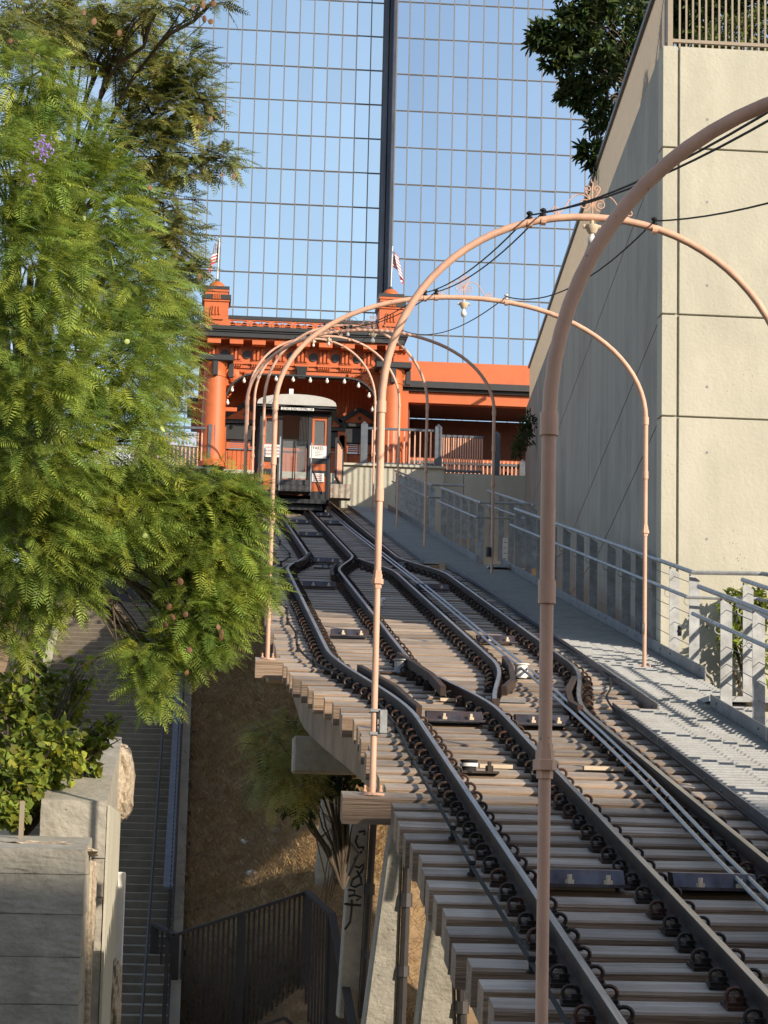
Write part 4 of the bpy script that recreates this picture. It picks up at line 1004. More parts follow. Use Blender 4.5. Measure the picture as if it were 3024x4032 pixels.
# ================================================================ FUNICULAR CAR
YV = 41.2
def V1(x, y): return (900 + x * .48222, 1150 + y * .48222)
def V2(x, y): return (900 + x * .48222, 1700 + y * .48222)
def A(x, y, Y=YV): p = atY(*V1(x, y), Y); return p[0], p[2]
def B(x, y, Y=YV): p = atY(*V2(x, y), Y); return p[0], p[2]
xl_, xr_ = A(258, 1100)[0], A(838, 1100)[0]
z_bot = B(500, 548)[1]; z_eave = A(500, 938)[1]
YK = YV + 4.6
car = thing('funicular_car', 'orange and black funicular car with pale roof stopped below the station', 'railcar', ((xl_ + xr_) / 2, YV, z_bot))
def Q(name, m, b, parent=None, **k): return b.build(name, m, parent or car, **k)
def rect(name, m, a, c, fn, y0, y1, parent=None, **k):
    x0, z0 = fn(*a); x1, z1 = fn(*c); b = MB(); b.box(x0, x1, y0, y1, z0, z1); return Q(name, m, b, parent, **k)
# roof: shallow barrel with overhang
cx = (xl_ + xr_) / 2; hw = (xr_ - xl_) / 2 + .1; zr_ = A(540, 852)[1]
prof = [(cx + hw * math.cos(math.pi * i / 14), z_eave + (zr_ - z_eave) * (math.sin(math.pi * i / 14)) ** .75) for i in range(15)]
b = MB(); b.prism(prof, YV - .28, YK + .3); Q('roof', M_ROOF, b)
b = MB(); b.prism([(cx + (hw + .02) * math.cos(math.pi * i / 10), z_eave - .05 + .05 * math.sin(math.pi * i / 10)) for i in range(11)][::-1] + [(cx - hw - .02, z_eave - .11), (cx + hw + .02, z_eave - .11)], YV - .25, YK + .25); Q('roof_edge', M_BLACK, b)
x_, z_ = A(517, 810); b = MB(); b.box(x_ - .05, x_ + .05, YV + .3, YV + .4, zr_ - .1, z_ + .12); Q('roof_vent', M_WHITE, b)
# body: corner posts, header, panels
zh = A(500, 1005)[1]
for nm, xx in (('corner_post', (xl_, xl_ + .09)), ('corner_post', (xr_ - .09, xr_))):
    b = MB(); b.box(*xx, YV - .0, YV + .12, z_bot, z_eave - .1); Q(nm, M_BLACK, b)
xd0, xd1 = A(420, 1100)[0], A(668, 1100)[0]
for xx in ((xd0 - .03, xd0 + .06), (xd1 - .04, xd1 + .05)):
    b = MB(); b.box(*xx, YV - .01, YV + .1, z_bot + .1, z_eave - .1); Q('door_post', M_BLACK, b)
b = MB(); b.box(xl_ + .09, xr_ - .09, YV + .01, YV + .09, zh, z_eave - .1); Q('header', M_BLACK, b)
def panel_column(x0, x1):
    zz = [z_bot, B(0, 460)[1], B(0, 335)[1], B(0, 288)[1], B(0, 232)[1], B(0, 100)[1], zh]
    for (z0, z1, m_, n_) in ((zz[0], zz[1], M_BLACK, 'skirt'), (zz[1], zz[2], M_ORANGE, 'lower_panel'), (zz[2], zz[3], M_BLACK, 'belt_rail'), (zz[3], zz[4], M_ORANGE, 'upper_panel'), (zz[4], zz[5], M_BLACK, 'sign_backing')):
        b = MB(); b.box(x0, x1, YV + .02 - (.01 if m_ is M_BLACK else 0), YV + .08, z0 + .001, z1 - .001); Q(n_, m_, b)
    b = MB(); w = .055
    b.box(x0, x0 + w, YV + .02, YV + .08, zz[5], zh - .002); b.box(x1 - w, x1, YV + .02, YV + .08, zz[5], zh - .002); b.box(x0 + w, x1 - w, YV + .02, YV + .08, zz[5], zz[5] + w); b.box(x0 + w, x1 - w, YV + .02, YV + .08, zh - .10, zh - .002)
    fr = Q('window_frame', M_ORANGE, b)
    b = MB(); b.box(x0 + w, x1 - w, YV + .045, YV + .05, zz[5] + w, zh - .10); Q('pane', M_CARGL, b, fr)
    return zz
M_CARGL = bpy.data.materials.new('car_window_glass'); M_CARGL.use_nodes = True
_b = M_CARGL.node_tree.nodes['Principled BSDF']; _b.inputs['Base Color'].default_value = (.75, .8, .82, 1); _b.inputs['Roughness'].default_value = .03; _b.inputs['Transmission Weight'].default_value = .85; _b.inputs['IOR'].default_value = 1.2
panel_column(xl_ + .09, xd0 - .03); ZZ = panel_column(xd1 + .05, xr_ - .09)
# door: two tall panes in a dark frame, transom above
zd0, zd1 = B(0, 385)[1], B(0, 40)[1]
xm = (xd0 + xd1) / 2
for (x0, x1) in ((xd0 + .06, xm - .01), (xm + .01, xd1 - .04)):
    b = MB(); w = .025
    b.box(x0, x0 + w, YV + .05, YV + .08, zd0, zd1); b.box(x1 - w, x1, YV + .05, YV + .08, zd0, zd1); b.box(x0 + w, x1 - w, YV + .05, YV + .08, zd0, zd0 + w); b.box(x0 + w, x1 - w, YV + .05, YV + .08, zd1 - w, zd1); d_ = Q('door_leaf', M_BLACK, b)
    b = MB(); b.box(x0 + w, x1 - w, YV + .06, YV + .066, zd0 + w, zd1 - w); Q('pane', M_CARGL, b, d_)
# folded gate bars at the right of the doorway
for i in range(6):
    b = MB(); x = xd1 - .07 - i * .035; b.box(x - .008, x + .008, YV - .015, YV + .003, zd0 + .9, zh + .05); Q('gate_bar', M_BLACK, b)
# sides and interior
for xs_ in (xl_, xr_ - .06):
    for z0, z1, m_ in ((z_bot, B(0, 335)[1], M_BLACK), (B(0, 335)[1] + .001, B(0, 232)[1], M_ORANGE)):
        b = MB(); b.box(xs_, xs_ + .06, YV + .13, YK, z0, z1); Q('side_panel', m_, b)
    for k in range(6):
        yy = YV + .13 + (YK - YV - .13) * k / 5; b = MB(); b.box(xs_, xs_ + .06, yy - .05, yy + .05, B(0, 232)[1] + .001, z_eave - .1); Q('side_post', M_BLACK, b)
b = MB(); b.box(xl_ + .06, xr_ - .06, YV + .1, YK, z_bot + .1, z_bot + .2); Q('floor', M_DARKIN, b)
b = MB(); b.box(xl_ + .06, xr_ - .06, YK - .06, YK, z_bot + .2, B(0, 100)[1]); Q('rear_panel', M_ORANGE, b)
for i in range(3):
    b = MB(); y0 = YV + .9 + i * 1.2; b.box(xl_ + .1, xl_ + .55, y0, y0 + .5, z_bot + .2, z_bot + .6 + .25 * i); b.box(xl_ + .1, xl_ + .55, y0 + .5, y0 + .56, z_bot + .2, z_bot + 1.05 + .25 * i); Q('bench_seat', M_ORANGE, b)
# step box of mesh in front of the door
xs0, zs0 = B(408, 400); xs1, zs1 = B(660, 512)
M_MESHM = mat('black_mesh_steel', (.06, .06, .062), .5, .4, var=.7, scale=(40, 40, 40), coord='pos', detail=2)
b = MB(); b.box(xs0, xs1, YV - .42, YV - .005, zs1, zs1 + .03); b.box(xs0, xs1, YV - .24, YV - .006, (zs0 + zs1) / 2, (zs0 + zs1) / 2 + .025); b.box(xs0, xs1, YV - .43, YV - .42, zs1 + .03, zs1 + .14); b.box(xs0, xs1, YV - .25, YV - .24, (zs0 + zs1) / 2 + .025, zs0); stp = Q('mesh_step', M_MESHM, b)
for x in (xs0, xs1):
    b = MB(); b.bar((x, YV - .43, zs1), (x, YV - .43, B(0, 50)[1] if x == xs0 else B(0, 90)[1]), .03, .03, (0, 1, 0)); Q('step_handrail', M_GALV, b)
for x, xt in ((B(395, 450)[0], B(400, 240)[0]), (B(768, 480)[0], B(672, 250)[0])):
    b = MB(); z0, z1 = B(0, 478)[1], B(0, 250)[1]; b.tube([(x, YV - .02, z0), (xt, YV - .02, z1)], .014, 6); Q('truss_rod', M_BLACK, b)
# undercarriage wedge: level car on a sloping track
b = MB(); b.prism([(YV + .1, z_bot), (YK, z_bot), (YK, G * YK + .05), (YV + .1, G * YV - .0)], xl_ + .15, xr_ - .15, 'yz'); Q('undercarriage', M_BLACK, b)
b = MB(); b.box(xl_ + .08, xr_ - .08, YV - .06, YV + .05, z_bot - .1, z_bot - .002); Q('buffer_beam', M_BLACK, b)
for y in (YV + .8, YK - .8):
    for xx in (-GAU, 0.):
        b = MB(); b.lathe((xx - .03, y, G * y + .2), [(.2, 0), (.2, .05), (.23, .05), (.23, .07)], 18, 'x'); Q('wheel', M_RAIL, b)
# signs with their wording
def text_mesh(s, x, y, z, h, m, parent, align='CENTER', name='lettering', wfit=None):
    cu = bpy.data.curves.new(name, 'FONT'); cu.body = s; cu.size = h; cu.align_x = align; cu.align_y = 'CENTER'; cu.extrude = .001
    tmp = bpy.data.objects.new(name, cu); COL.objects.link(tmp)
    dg = bpy.context.evaluated_depsgraph_get(); me = bpy.data.meshes.new_from_object(tmp.evaluated_get(dg)); bpy.data.objects.remove(tmp); bpy.data.curves.remove(cu)
    me.materials.append(m)
    if wfit:
        xs = [v.co.x for v in me.vertices]; w = max(xs) - min(xs); k = wfit / w
        for v in me.vertices: v.co.x *= k
    po = parent_origin(parent); o = link(name, me, parent, Vector((x, y, z)) - po, (math.pi / 2, 0, 0)); return o
M_INK = mat('black_ink', (.02, .02, .02), .7, var=.05); M_RED = mat('red_ink', (.38, .06, .05), .7, var=.05)
xa1, za1 = A(424, 962); xb1, zb1 = A(690, 994)
b = MB(); b.box(xa1, xb1, YV - .35, YV - .33, zb1, za1); s_ = Q('name_board', M_WHITE, b)
text_mesh('DO NOT BOARD A MOVING CAR', (xa1 + xb1) / 2, YV - .353, (za1 + zb1) / 2, .105, M_INK, s_, wfit=(xb1 - xa1) * .94)
xa1, za1 = B(291, 103); xb1, zb1 = B(420, 210)
b = MB(); b.box(xa1, xb1, YV - .02, YV - .0, zb1, za1); s_ = Q('warning_board', M_WHITE, b)
for i, tx in enumerate(('DO NOT STAND NEAR', 'CAR SOUNDING HORN', 'WHEN IN MOTION')):
    text_mesh(tx, (xa1 + xb1) / 2, YV - .023, za1 - (za1 - zb1) * (.24 + .26 * i), .07, M_RED, s_, wfit=(xb1 - xa1) * .88)
xa1, za1 = B(664, 113); xb1, zb1 = B(797, 220)
b = MB(); b.box(xa1, xb1, YV - .02, YV - .0, zb1, za1); s_ = Q('fares_board', M_WHITE, b)
text_mesh('FARES', (xa1 + xb1) / 2, YV - .023, za1 - (za1 - zb1) * .2, .12, M_INK, s_, wfit=(xb1 - xa1) * .62)
q = MB()
for i in range(4): zz = za1 - (za1 - zb1) * (.42 + .13 * i); q.box(xa1 + .12, xb1 - .1 - .05 * (i % 2), YV - .023, YV - .021, zz - .008, zz + .008)
q.build('small_print', M_GALV, s_)
xa1, za1 = B(681, 338); xb1, zb1 = B(778, 412)
b = MB(); b.box(xa1, xb1, YV - .01, YV + .01, zb1, za1); s_ = Q('notice', M_WHITE, b)
q = MB()
for i in range(4): zz = za1 - (za1 - zb1) * (.2 + .2 * i); q.box(xa1 + .05, xb1 - .05, YV - .013, YV - .011, zz - .008, zz + .008)
q.build('small_print', M_RED, s_)
# ================================================================ HILLSIDE, STAIRS, OLD WALL
def z_st(D): return -2.42 + .40 * (D - 36)           # stair line
def z_gr(D): return z_st(D) + 1.6 * (1 - (D - 36) / 44)          # ground under the track
def solve(px, py, fn, D0=10, D1=90):
    for _ in range(60):
        m = (D0 + D1) / 2
        if atD(px, py, m)[2] > fn(m): D0 = m
        else: D1 = m
    return m
def solve_up(px, py, fn):
    best = None
    for i in range(700):
        D = 12 + i * .1
        if atD(px, py, D)[2] <= fn(D): return D
    return 80
def XR_st(D): return -3.42                            # right edge of the stairs (set below)
_a = atD(690, 3600, solve_up(690, 3600, z_st)); _b = atD(735, 2650, solve_up(735, 2650, z_st))
_c = atD(205, 2690, solve_up(205, 2690, z_st)); _d = atD(290, 2400, solve_up(290, 2400, z_st))
XST_R = (_a[0] + _b[0]) / 2; XST_L = min(_c[0], _d[0]) - .1
Yof = lambda D: D + CAM[1]
# terrain: one sheet, rising with the stairs at the left and with the trestle foot under the track
nx, nyy = 64, 90; V, Fq = [], []
xs = np.concatenate([np.linspace(-70, -8, 14), np.linspace(-7, 4, 38), np.linspace(5, 70, 12)])
ysg = np.concatenate([np.linspace(-90, 6, 14), np.linspace(7, 56, 64), np.linspace(58, 320, 12)])
def terr(x, y):
    D = y - CAM[1]; Dc = max(22., min(D, 60)); zs, zg_ = z_st(Dc), z_gr(Dc)
    t = wave((x - XST_R - .2) / 3.2)
    z = zs * (1 - t) + zg_ * t
    if XST_L - .3 < x < XST_R + .05: z = zs - .35
    if x <= XST_L - .3: z = zs + .1 + .25 * min(6., XST_L - x)
    z += .07 * math.sin(x * 2.1 + y * .7) * math.sin(y * 1.3 - x)
    if D > 60: z = z_st(58.5) - .4 if x < -1.5 else z_gr(60)
    if x > XST_R and D < 38.2: z -= 1.5 * wave((38.2 - D) / 1.2)
    
    return z
for y in ysg:
    for x in xs: V.append((x, y, terr(x, y)))
nX = len(xs)
for j in range(len(ysg) - 1):
    for i in range(nX - 1): a = j * nX + i; Fq.append((a, a + 1, a + nX + 1, a + nX))
hill = link('hillside', new_mesh('hillside', V, Fq, M_SOIL, True)); hill['kind'] = 'structure'
b = MB(); b.add([(-2500, -2500, -9.5), (2500, -2500, -9.5), (2500, 2500, -9.5), (-2500, 2500, -9.5)], [(0, 1, 2, 3)]); o = b.build('ground', M_GROUND, None); o['kind'] = 'structure'
# dry grass on the visible slope
ng = 150000
gx = RNG.uniform(XST_R + .15, 1.6, ng); gy = RNG.uniform(14, 48, ng)
gz = np.array([terr(a, c) for a, c in zip(gx, gy)])
lean = RNG.uniform(-1, 1, (ng, 2)); L_ = RNG.uniform(.08, .30, ng); wd = RNG.uniform(.003, .007, ng); flat = RNG.uniform(.25, .95, ng)
dx, dy = lean[:, 0] * L_, (lean[:, 1] - .35) * L_; dz = L_ * (1 - flat) + .01
an = RNG.uniform(0, math.pi, ng); ox, oy = np.cos(an) * wd, np.sin(an) * wd
Vg = np.empty((ng, 4, 3))
Vg[:, 0] = np.stack([gx - ox, gy - oy, gz - .01], 1); Vg[:, 1] = np.stack([gx + ox, gy + oy, gz - .01], 1)
Vg[:, 2] = np.stack([gx + ox * .4 + dx, gy + oy * .4 + dy, gz + dz], 1); Vg[:, 3] = np.stack([gx - ox * .4 + dx, gy - oy * .4 + dy, gz + dz + .004], 1)
def big_mesh(name, V4, m, k=4, tint=None):
    n = V4.shape[0]; me = bpy.data.meshes.new(name)
    me.vertices.add(n * k); me.vertices.foreach_set('co', V4.reshape(-1).astype(np.float32))
    me.loops.add(n * k); me.loops.foreach_set('vertex_index', np.arange(n * k, dtype=np.int32))
    me.polygons.add(n); me.polygons.foreach_set('loop_start', np.arange(0, n * k, k, dtype=np.int32)); me.polygons.foreach_set('loop_total', np.full(n, k, dtype=np.int32))
    me.update(calc_edges=True); me.materials.append(m)
    if tint is not None:
        at = me.color_attributes.new('tint', 'FLOAT_COLOR', 'POINT'); at.data.foreach_set('color', np.repeat(tint, k, axis=0).reshape(-1).astype(np.float32))
    return me
tag(link('dry_grass', big_mesh('dry_grass', Vg, M_STRAW)), 'flattened straw coloured dry grass on the slope', 'grass', kind='stuff')
# stairs, one block per step
stairs = structure('stairway')
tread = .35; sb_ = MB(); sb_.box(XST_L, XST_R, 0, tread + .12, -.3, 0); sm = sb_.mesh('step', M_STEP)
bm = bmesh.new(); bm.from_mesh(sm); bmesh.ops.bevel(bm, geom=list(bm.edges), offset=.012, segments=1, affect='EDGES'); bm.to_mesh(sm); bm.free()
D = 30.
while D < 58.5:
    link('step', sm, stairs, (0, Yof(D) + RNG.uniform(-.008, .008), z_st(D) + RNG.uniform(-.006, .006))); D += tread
b = MB(); b.box(XST_L - 1, XST_R + 1.5, Yof(58.6), Yof(66), z_st(58.5) - .5, z_st(58.5)); b.build('landing', M_STEP, stairs)
# curb and guard fence along the right of the stairs
fz = lambda D: z_st(D)
fence = thing('stair_guard_rail', 'long blue grey steel guard rail climbing along the right edge of the concrete stairs', 'railing', (XST_R, Yof(40), fz(40)))
def slab(b, x0, x1, Da, Db, h0, h1):
    b.hexa([(x0, Yof(Da), fz(Da) + h0), (x1, Yof(Da), fz(Da) + h0), (x1, Yof(Db), fz(Db) + h0), (x0, Yof(Db), fz(Db) + h0), (x0, Yof(Da), fz(Da) + h1), (x1, Yof(Da), fz(Da) + h1), (x1, Yof(Db), fz(Db) + h1), (x0, Yof(Db), fz(Db) + h1)])
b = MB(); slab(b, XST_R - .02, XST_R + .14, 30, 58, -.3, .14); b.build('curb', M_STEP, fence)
b = MB(); slab(b, XST_R - .22, XST_R - .06, 39, 58, .83, .87); b.build('top_rail', M_BLUEGREY, fence)
b = MB(); slab(b, XST_R - .05, XST_R - .02, 34, 58, .18, .25); b.build('bottom_rail', M_FENCE, fence)
b = MB(); P_ = [(XST_R - .42, Yof(D_), fz(D_) + .80) for D_ in (32, 58)]; b.tube(P_, .025, 8); b.build('hand_rail', M_FENCE, fence)
pk = MB(); pk.box(-.008, .008, -.02, .02, 0, .82); pm_ = pk.mesh('baluster', M_FENCE)
D = 34.
while D < 57.8:
    link('baluster', pm_, fence, (-.10, Yof(D) - Yof(40), fz(D) - fz(40) + .1)); D += .2
D = 34.
while D < 57.8:
    q = MB(); q.box(XST_R + .142, XST_R + .22, Yof(D) - .05, Yof(D) + .05, fz(D) - .06, fz(D) + .05); q.build('clamp', M_FENCE, fence, origin=(XST_R, Yof(D), fz(D)))
    q = MB(); q.box(XST_R - .13, XST_R - .07, Yof(D) - .03, Yof(D) + .03, fz(D), fz(D) + .84); q.build('post', M_FENCE, fence, origin=(XST_R, Yof(D), fz(D))); D += 1.5
# left railing of the stairs
fl = thing('left_stair_rail', 'dark steel railing on stepped white curb at the left of the stairs', 'railing', (XST_L, Yof(48), fz(48)))
for i in range(10):
    D = 42 + i * 1.5; q = MB(); q.box(XST_L - .25, XST_L - .0, Yof(D), Yof(D + 1.5), fz(D) - .3, fz(D) + .45); q.build('curb_block', M_CONC, fl)
b = MB(); P_ = [(XST_L - .12, Yof(D_), fz(D_) + 1.15) for D_ in (42, 57)]; b.bar(P_[0], P_[1], .06, .05); b.build('top_rail', M_FENCE, fl)
for i in range(56):
    D = 42 + i * .26; link('baluster', pm_, fl, (-.12, Yof(D) - Yof(48), fz(D) - fz(48) + .35))
# black picket fence across the foot of the slope
bf = thing('picket_fence', 'dark steel picket fence crossing the foot of the dry slope', 'fence', tuple(atD(690, 3682, 36.5)))
NODE = [(610, 3640, 38), (690, 3682, 36.5), (1210, 3512, 37), (1308, 3602, 34.5), (1400, 4090, 29.)]
W = [Vector(atD(*n_)) for n_ in NODE]
for i in range(4):
    b = MB(); b.bar(W[i], W[i + 1], .11, .05); b.build('top_rail', M_FENCE, bf)
    n = [4, 26, 8, 26][i]
    for j in range(n):
        p = W[i].lerp(W[i + 1], (j + .5) / n); q = MB(); q.box(p.x - .018, p.x + .018, p.y - .018, p.y + .018, p.z - 2.6, p.z - .02); q.build('picket', M_FENCE, bf, origin=p)
for p in (W[0], W[1], W[1].lerp(W[2], .5), W[2], W[3]):
    q = MB(); q.box(p.x - .07, p.x + .07, p.y - .05, p.y + .05, p.z - 2.8, p.z - .015); q.build('post', M_FENCE, bf, origin=p)
p0, p1_, p2x = (Vector(atD(*q)) for q in ((1030, 4040, 33), (1120, 4008, 33), (1160, 4045, 33)))
b = MB(); b.bar(p0, p1_, .06, .05); b.bar(p1_, p2x, .06, .05)
for p in (p0, p2x): b.box(p.x - .03, p.x + .03, p.y - .03, p.y + .03, p.z - 2, p.z)
tag(b.build('low_rail', M_FENCE, None), 'short bent handrail end poking up behind the pickets at bottom', 'railing')
# litter on the slope
def litter(px, py, size, m, lab, cat='litter', nm='litter'):
    fn = lambda D: terr(*atD(px, py, D)[:2]) if False else None
    D = 20.
    while D < 70 and atD(px, py, D)[2] > terr(*atD(px, py, D)[:2]): D += .05
    c = Vector(atD(px, py, D)) + Vector((0, -.03, .03)); b = MB(); r = random.Random(px)
    pts = [c + Vector((r.uniform(-1, 1) * size, r.uniform(-.3, .3) * size, r.uniform(-.25, .35) * size)) for _ in range(5)]
    b.tube(smooth_path(sorted(pts, key=lambda p: p.x), 2), size * .3, 5); tag(b.build(nm, m, None, True, origin=c), lab, cat)
litter(990, 3445, .12, M_WHITE, 'crumpled white plastic scrap on the sunlit dry grass'); litter(795, 3150, .06, M_RED, 'small red wrapper on the shaded dry grass'); litter(960, 3322, .10, M_WHITE, 'white paper strip on the dry grass above the fence'); litter(985, 2425, .13, M_WHITE, 'pale plastic scrap high on the slope beside the track', 'litter')
# cut pipe end lying on the slope
D = 20.
while D < 70 and atD(1085, 3272, D)[2] > terr(*atD(1085, 3272, D)[:2]): D += .05
c = Vector(atD(1085, 3272, D)); b = MB(); b.lathe(c, [(.08, -.25), (.08, .0), (.055, 0), (.055, -.2)], 14, 'y'); tag(b.build('pipe_end', M_TAN, None, True), 'tan open pipe end sticking out of the dry slope', 'pipe')
# ---------------------------------------------------------------- broken concrete wall at the left
def rough_box(b, x0, x1, y0, y1, z0, z1, slope=0., nseg=(8, 8, 12), amp=.012, seed=1):
    """box with wobbly faces; the top follows the slope"""
    r = np.random.default_rng(seed); me = bmesh.new(); bmesh.ops.create_cube(me, size=1)
    bmesh.ops.subdivide_edges(me, edges=list(me.edges), cuts=9, use_grid_fill=True)
    for v in me.verts:
        u = np.array(v.co) + .5; x, y, z = x0 + (x1 - x0) * u[0], y0 + (y1 - y0) * u[1], z0 + (z1 + slope * (y1 - y0) * u[1] - z0) * u[2]
        v.co = (x + r.normal() * amp, y + r.normal() * amp, z + r.normal() * amp * .8)
    n = len(b.v); me.verts.index_update(); b.v += [tuple(v.co) for v in me.verts]; b.f += [tuple(v.index + n for v in f.verts) for f in me.faces]; me.free()
def blob(c, rx, ry, rz, seed, amp=.14, sub=4):
    me = bmesh.new(); bmesh.ops.create_icosphere(me, subdivisions=sub, radius=1); r = np.random.default_rng(seed)
    ph = r.uniform(0, 6, (8, 3)); fr = r.uniform(2, 9, (8, 3)); am = r.uniform(.3, 1, 8)
    b = MB()
    for v in me.verts:
        p = np.array(v.co); n = sum(am[i] * math.sin(fr[i] @ p + ph[i, 0]) for i in range(8)) / 4; k = 1 + amp * n + r.normal() * amp * .22
        p = np.sign(p) * np.abs(p) ** .75
        b.v.append((c[0] + p[0] * rx * k, c[1] + p[1] * ry * k, c[2] + p[2] * rz * k))
    me.verts.index_update(); b.f = [tuple(v.index for v in f.verts) for f in me.faces]; me.free(); return b
D2 = 18.2
q0 = atD(172, 3150, D2); q1 = atD(428, 3150, D2); y2 = Yof(D2)
old = thing('old_concrete_wall', 'broken board marked concrete wall at lower left with crumbling rubble end', 'wall', (q0[0], y2, -3))
bands2 = [-6., -1.3, -.62, -.20, .10, q0[2]]
for i in range(5):
    b = MB(); rough_box(b, q0[0] + .006 * (i % 2), q1[0] - .004 * (i % 3), y2 + .008 * (i % 2), y2 + 3.2, bands2[i] + .003, bands2[i + 1] - .004, .21 if i == 4 else 0, amp=.0012, seed=i); b.build('wall_lift', M_OLDCONC, old)
b = MB(); b.box(q0[0] + .03, q1[0] - .03, y2 + .05, y2 + 3.1, -6, bands2[4]); b.build('wall_core', M_OLDCONC, old)
# smoother pale render on the stair side
b = MB(); b.box(q1[0] + .002, q1[0] + .022, y2 + .0, y2 + 3.0, -6, q1[2] - .05); b.build('render_coat', M_CONC, old)
c = atD(462, 3085, D2 + 2.9); blob((c[0] - .04, c[1], c[2]), .20, .42, .37, 5, .10).build('rubble_end', M_RUBBLE, old)
c = atD(410, 2935, D2 + 3.1); blob((c[0] - .06, c[1], c[2] - .06), .26, .45, .12, 6).build('rubble_top', M_RUBBLE, old)
c = atD(466, 3960, D2 + 2.2); blob((c[0] - .05, c[1], c[2]), .075, .4, .42, 9).build('rubble_foot', M_RUBBLE, old)
D1_ = 16.6
f0, f1 = atD(-300, 3345, D1_), atD(338, 3345, D1_)
low = thing('low_concrete_block', 'nearest grey weathered concrete block filling the lower left corner', 'wall', (f0[0], Yof(D1_), -3))
zz_ = [-5, -1.28, -.93, -.60, -.30, -.02, f1[2]]
for i in range(6):
    b = MB(); rough_box(b, f0[0], f1[0] + .004 * ((i * 2) % 3), Yof(D1_) + .005 * (i % 2), Yof(D1_) + 1.25, zz_[i] + .002, zz_[i + 1] - .003, .08 if i == 5 else 0, amp=.0015, seed=30 + i); b.build('wall_lift', M_OLDCONC, low)
b = MB(); b.box(f0[0], f1[0] - .04, Yof(D1_) + .05, Yof(D1_) + 1.2, -5, f1[2] - .05); b.build('wall_core', M_OLDCONC, low)
c = atD(230, 3322, D1_ + .5); bl = blob((c[0] - .12, c[1], c[2] - .05), .36, .42, .07, 21, .2); bl.build('broken_top', M_RUBBLE, low)
e0, e1 = atD(335, 3400, D1_ + .7), atD(372, 3400, D1_ + .7)
b = MB(); rough_box(b, e0[0] - .1, e1[0], e0[1], e0[1] + .7, -5, e0[2] + .02, amp=.009, seed=77); b.build('broken_edge', M_RUBBLE, low)
c = atD(82, 3290, D1_ + .6); b = MB(); b.box(c[0] - .018, c[0] + .018, c[1], c[1] + .02, c[2] - .2, c[2] + .26); tag(b.build('stake', M_TAN, None), 'pale wooden stake standing in the planting behind the low block', 'stake')
a_, c_ = atD(452, 3432, 21.3), atD(487, 3800, 21.3)
b = MB(); b.box(a_[0], c_[0], Yof(21.3), Yof(21.3) + .03, c_[2] - .3, a_[2]); tag(b.build('white_board', M_WHITE, None, bevel=.01), 'narrow white board leaning against the old wall by the stairs', 'board')
# pale building and gate at the head of the stairs
pb = thing('pale_building', 'pale blue white building at the head of the stairs behind the tree', 'building', tuple(atD(560, 2430, 62)))
a_, c_ = atD(395, 1950, 62), atD(760, 2385, 62); YP = Yof(62)
M_PALE = mat('pale_blue_wall', (.60, .66, .72), .6, var=.06)
b = MB(); b.box(a_[0] - 1, c_[0] + .2, YP, YP + 2, c_[2], a_[2] + 1.5); b.build('wall', M_PALE, pb)
for k in range(4):
    x = a_[0] + (c_[0] - a_[0]) * (k + .5) / 4; q = MB(); q.box(x - .03, x + .03, YP - .04, YP - .002, c_[2], a_[2]); q.build('rib', M_WHITE, pb)
b = MB(); b.box(a_[0] - 1, c_[0] + .2, YP - .06, YP - .002, c_[2] - .12, c_[2] - .001); b.build('sill', M_WHITE, pb)
b = MB(); b.box(a_[0] - 1, c_[0] + .5, YP + .3, YP + .5, c_[2] - 2, c_[2] - .13); b.build('dark_base', M_BLACK, pb)
gt = thing('white_gate', 'white horizontal bar gate at the head of the stairs', 'gate', tuple(atD(400, 2450, 60)))
a_, c_ = atD(245, 2378, 60), atD(502, 2445, 60)
for k in range(5):
    z = a_[2] + (c_[2] - a_[2]) * k / 4; q = MB(); q.box(a_[0], c_[0], Yof(60), Yof(60) + .04, z - .03, z + .03); q.build('bar', M_WHITE, gt)
for x in (a_[0], c_[0]): q = MB(); q.box(x - .06, x + .06, Yof(60) - .01, Yof(60) + .05, c_[2] - .05, a_[2] + .05); q.build('upright', M_WHITE, gt)
# ================================================================ FOLIAGE
def frond(pairs=13, w=.085, seed=0):
    """one feathery leaf, unit length along +x, as quads (n,4,3)"""
    r = np.random.default_rng(seed); Q = []
    cz = lambda t: -.22 * t * t
    for i in range(4):
        t0, t1 = i / 4, (i + 1) / 4; Q.append([(t0, -.006, cz(t0)), (t1, -.004, cz(t1)), (t1, .004, cz(t1)), (t0, .006, cz(t0))])
    for i in range(pairs):
        t = .08 + .9 * i / (pairs - 1); L = .27 * (math.sin(math.pi * min(1, .22 + .8 * t * .93)) ** .7) * r.uniform(.85, 1.1)
        for s in (-1, 1):
            a = RAD(72 - 22 * t) + r.normal() * .07; d = np.array([math.cos(a), s * math.sin(a), -.16 + r.normal() * .08]); d /= np.linalg.norm(d)
            n = np.array([-d[1], d[0], 0]); n /= np.linalg.norm(n); p = np.array([t, 0, cz(t)])
            Q.append([p, p + d * L * .4 + n * L * w, p + d * L, p + d * L * .4 - n * L * w])
    return np.array(Q, dtype=float)
def rot_from(dirs, ups):
    d = dirs / np.linalg.norm(dirs, axis=1, keepdims=True); s = np.cross(ups, d); s /= np.linalg.norm(s, axis=1, keepdims=True) + 1e-9
    u = np.cross(d, s); return np.stack([d, s, u], 2)      # columns
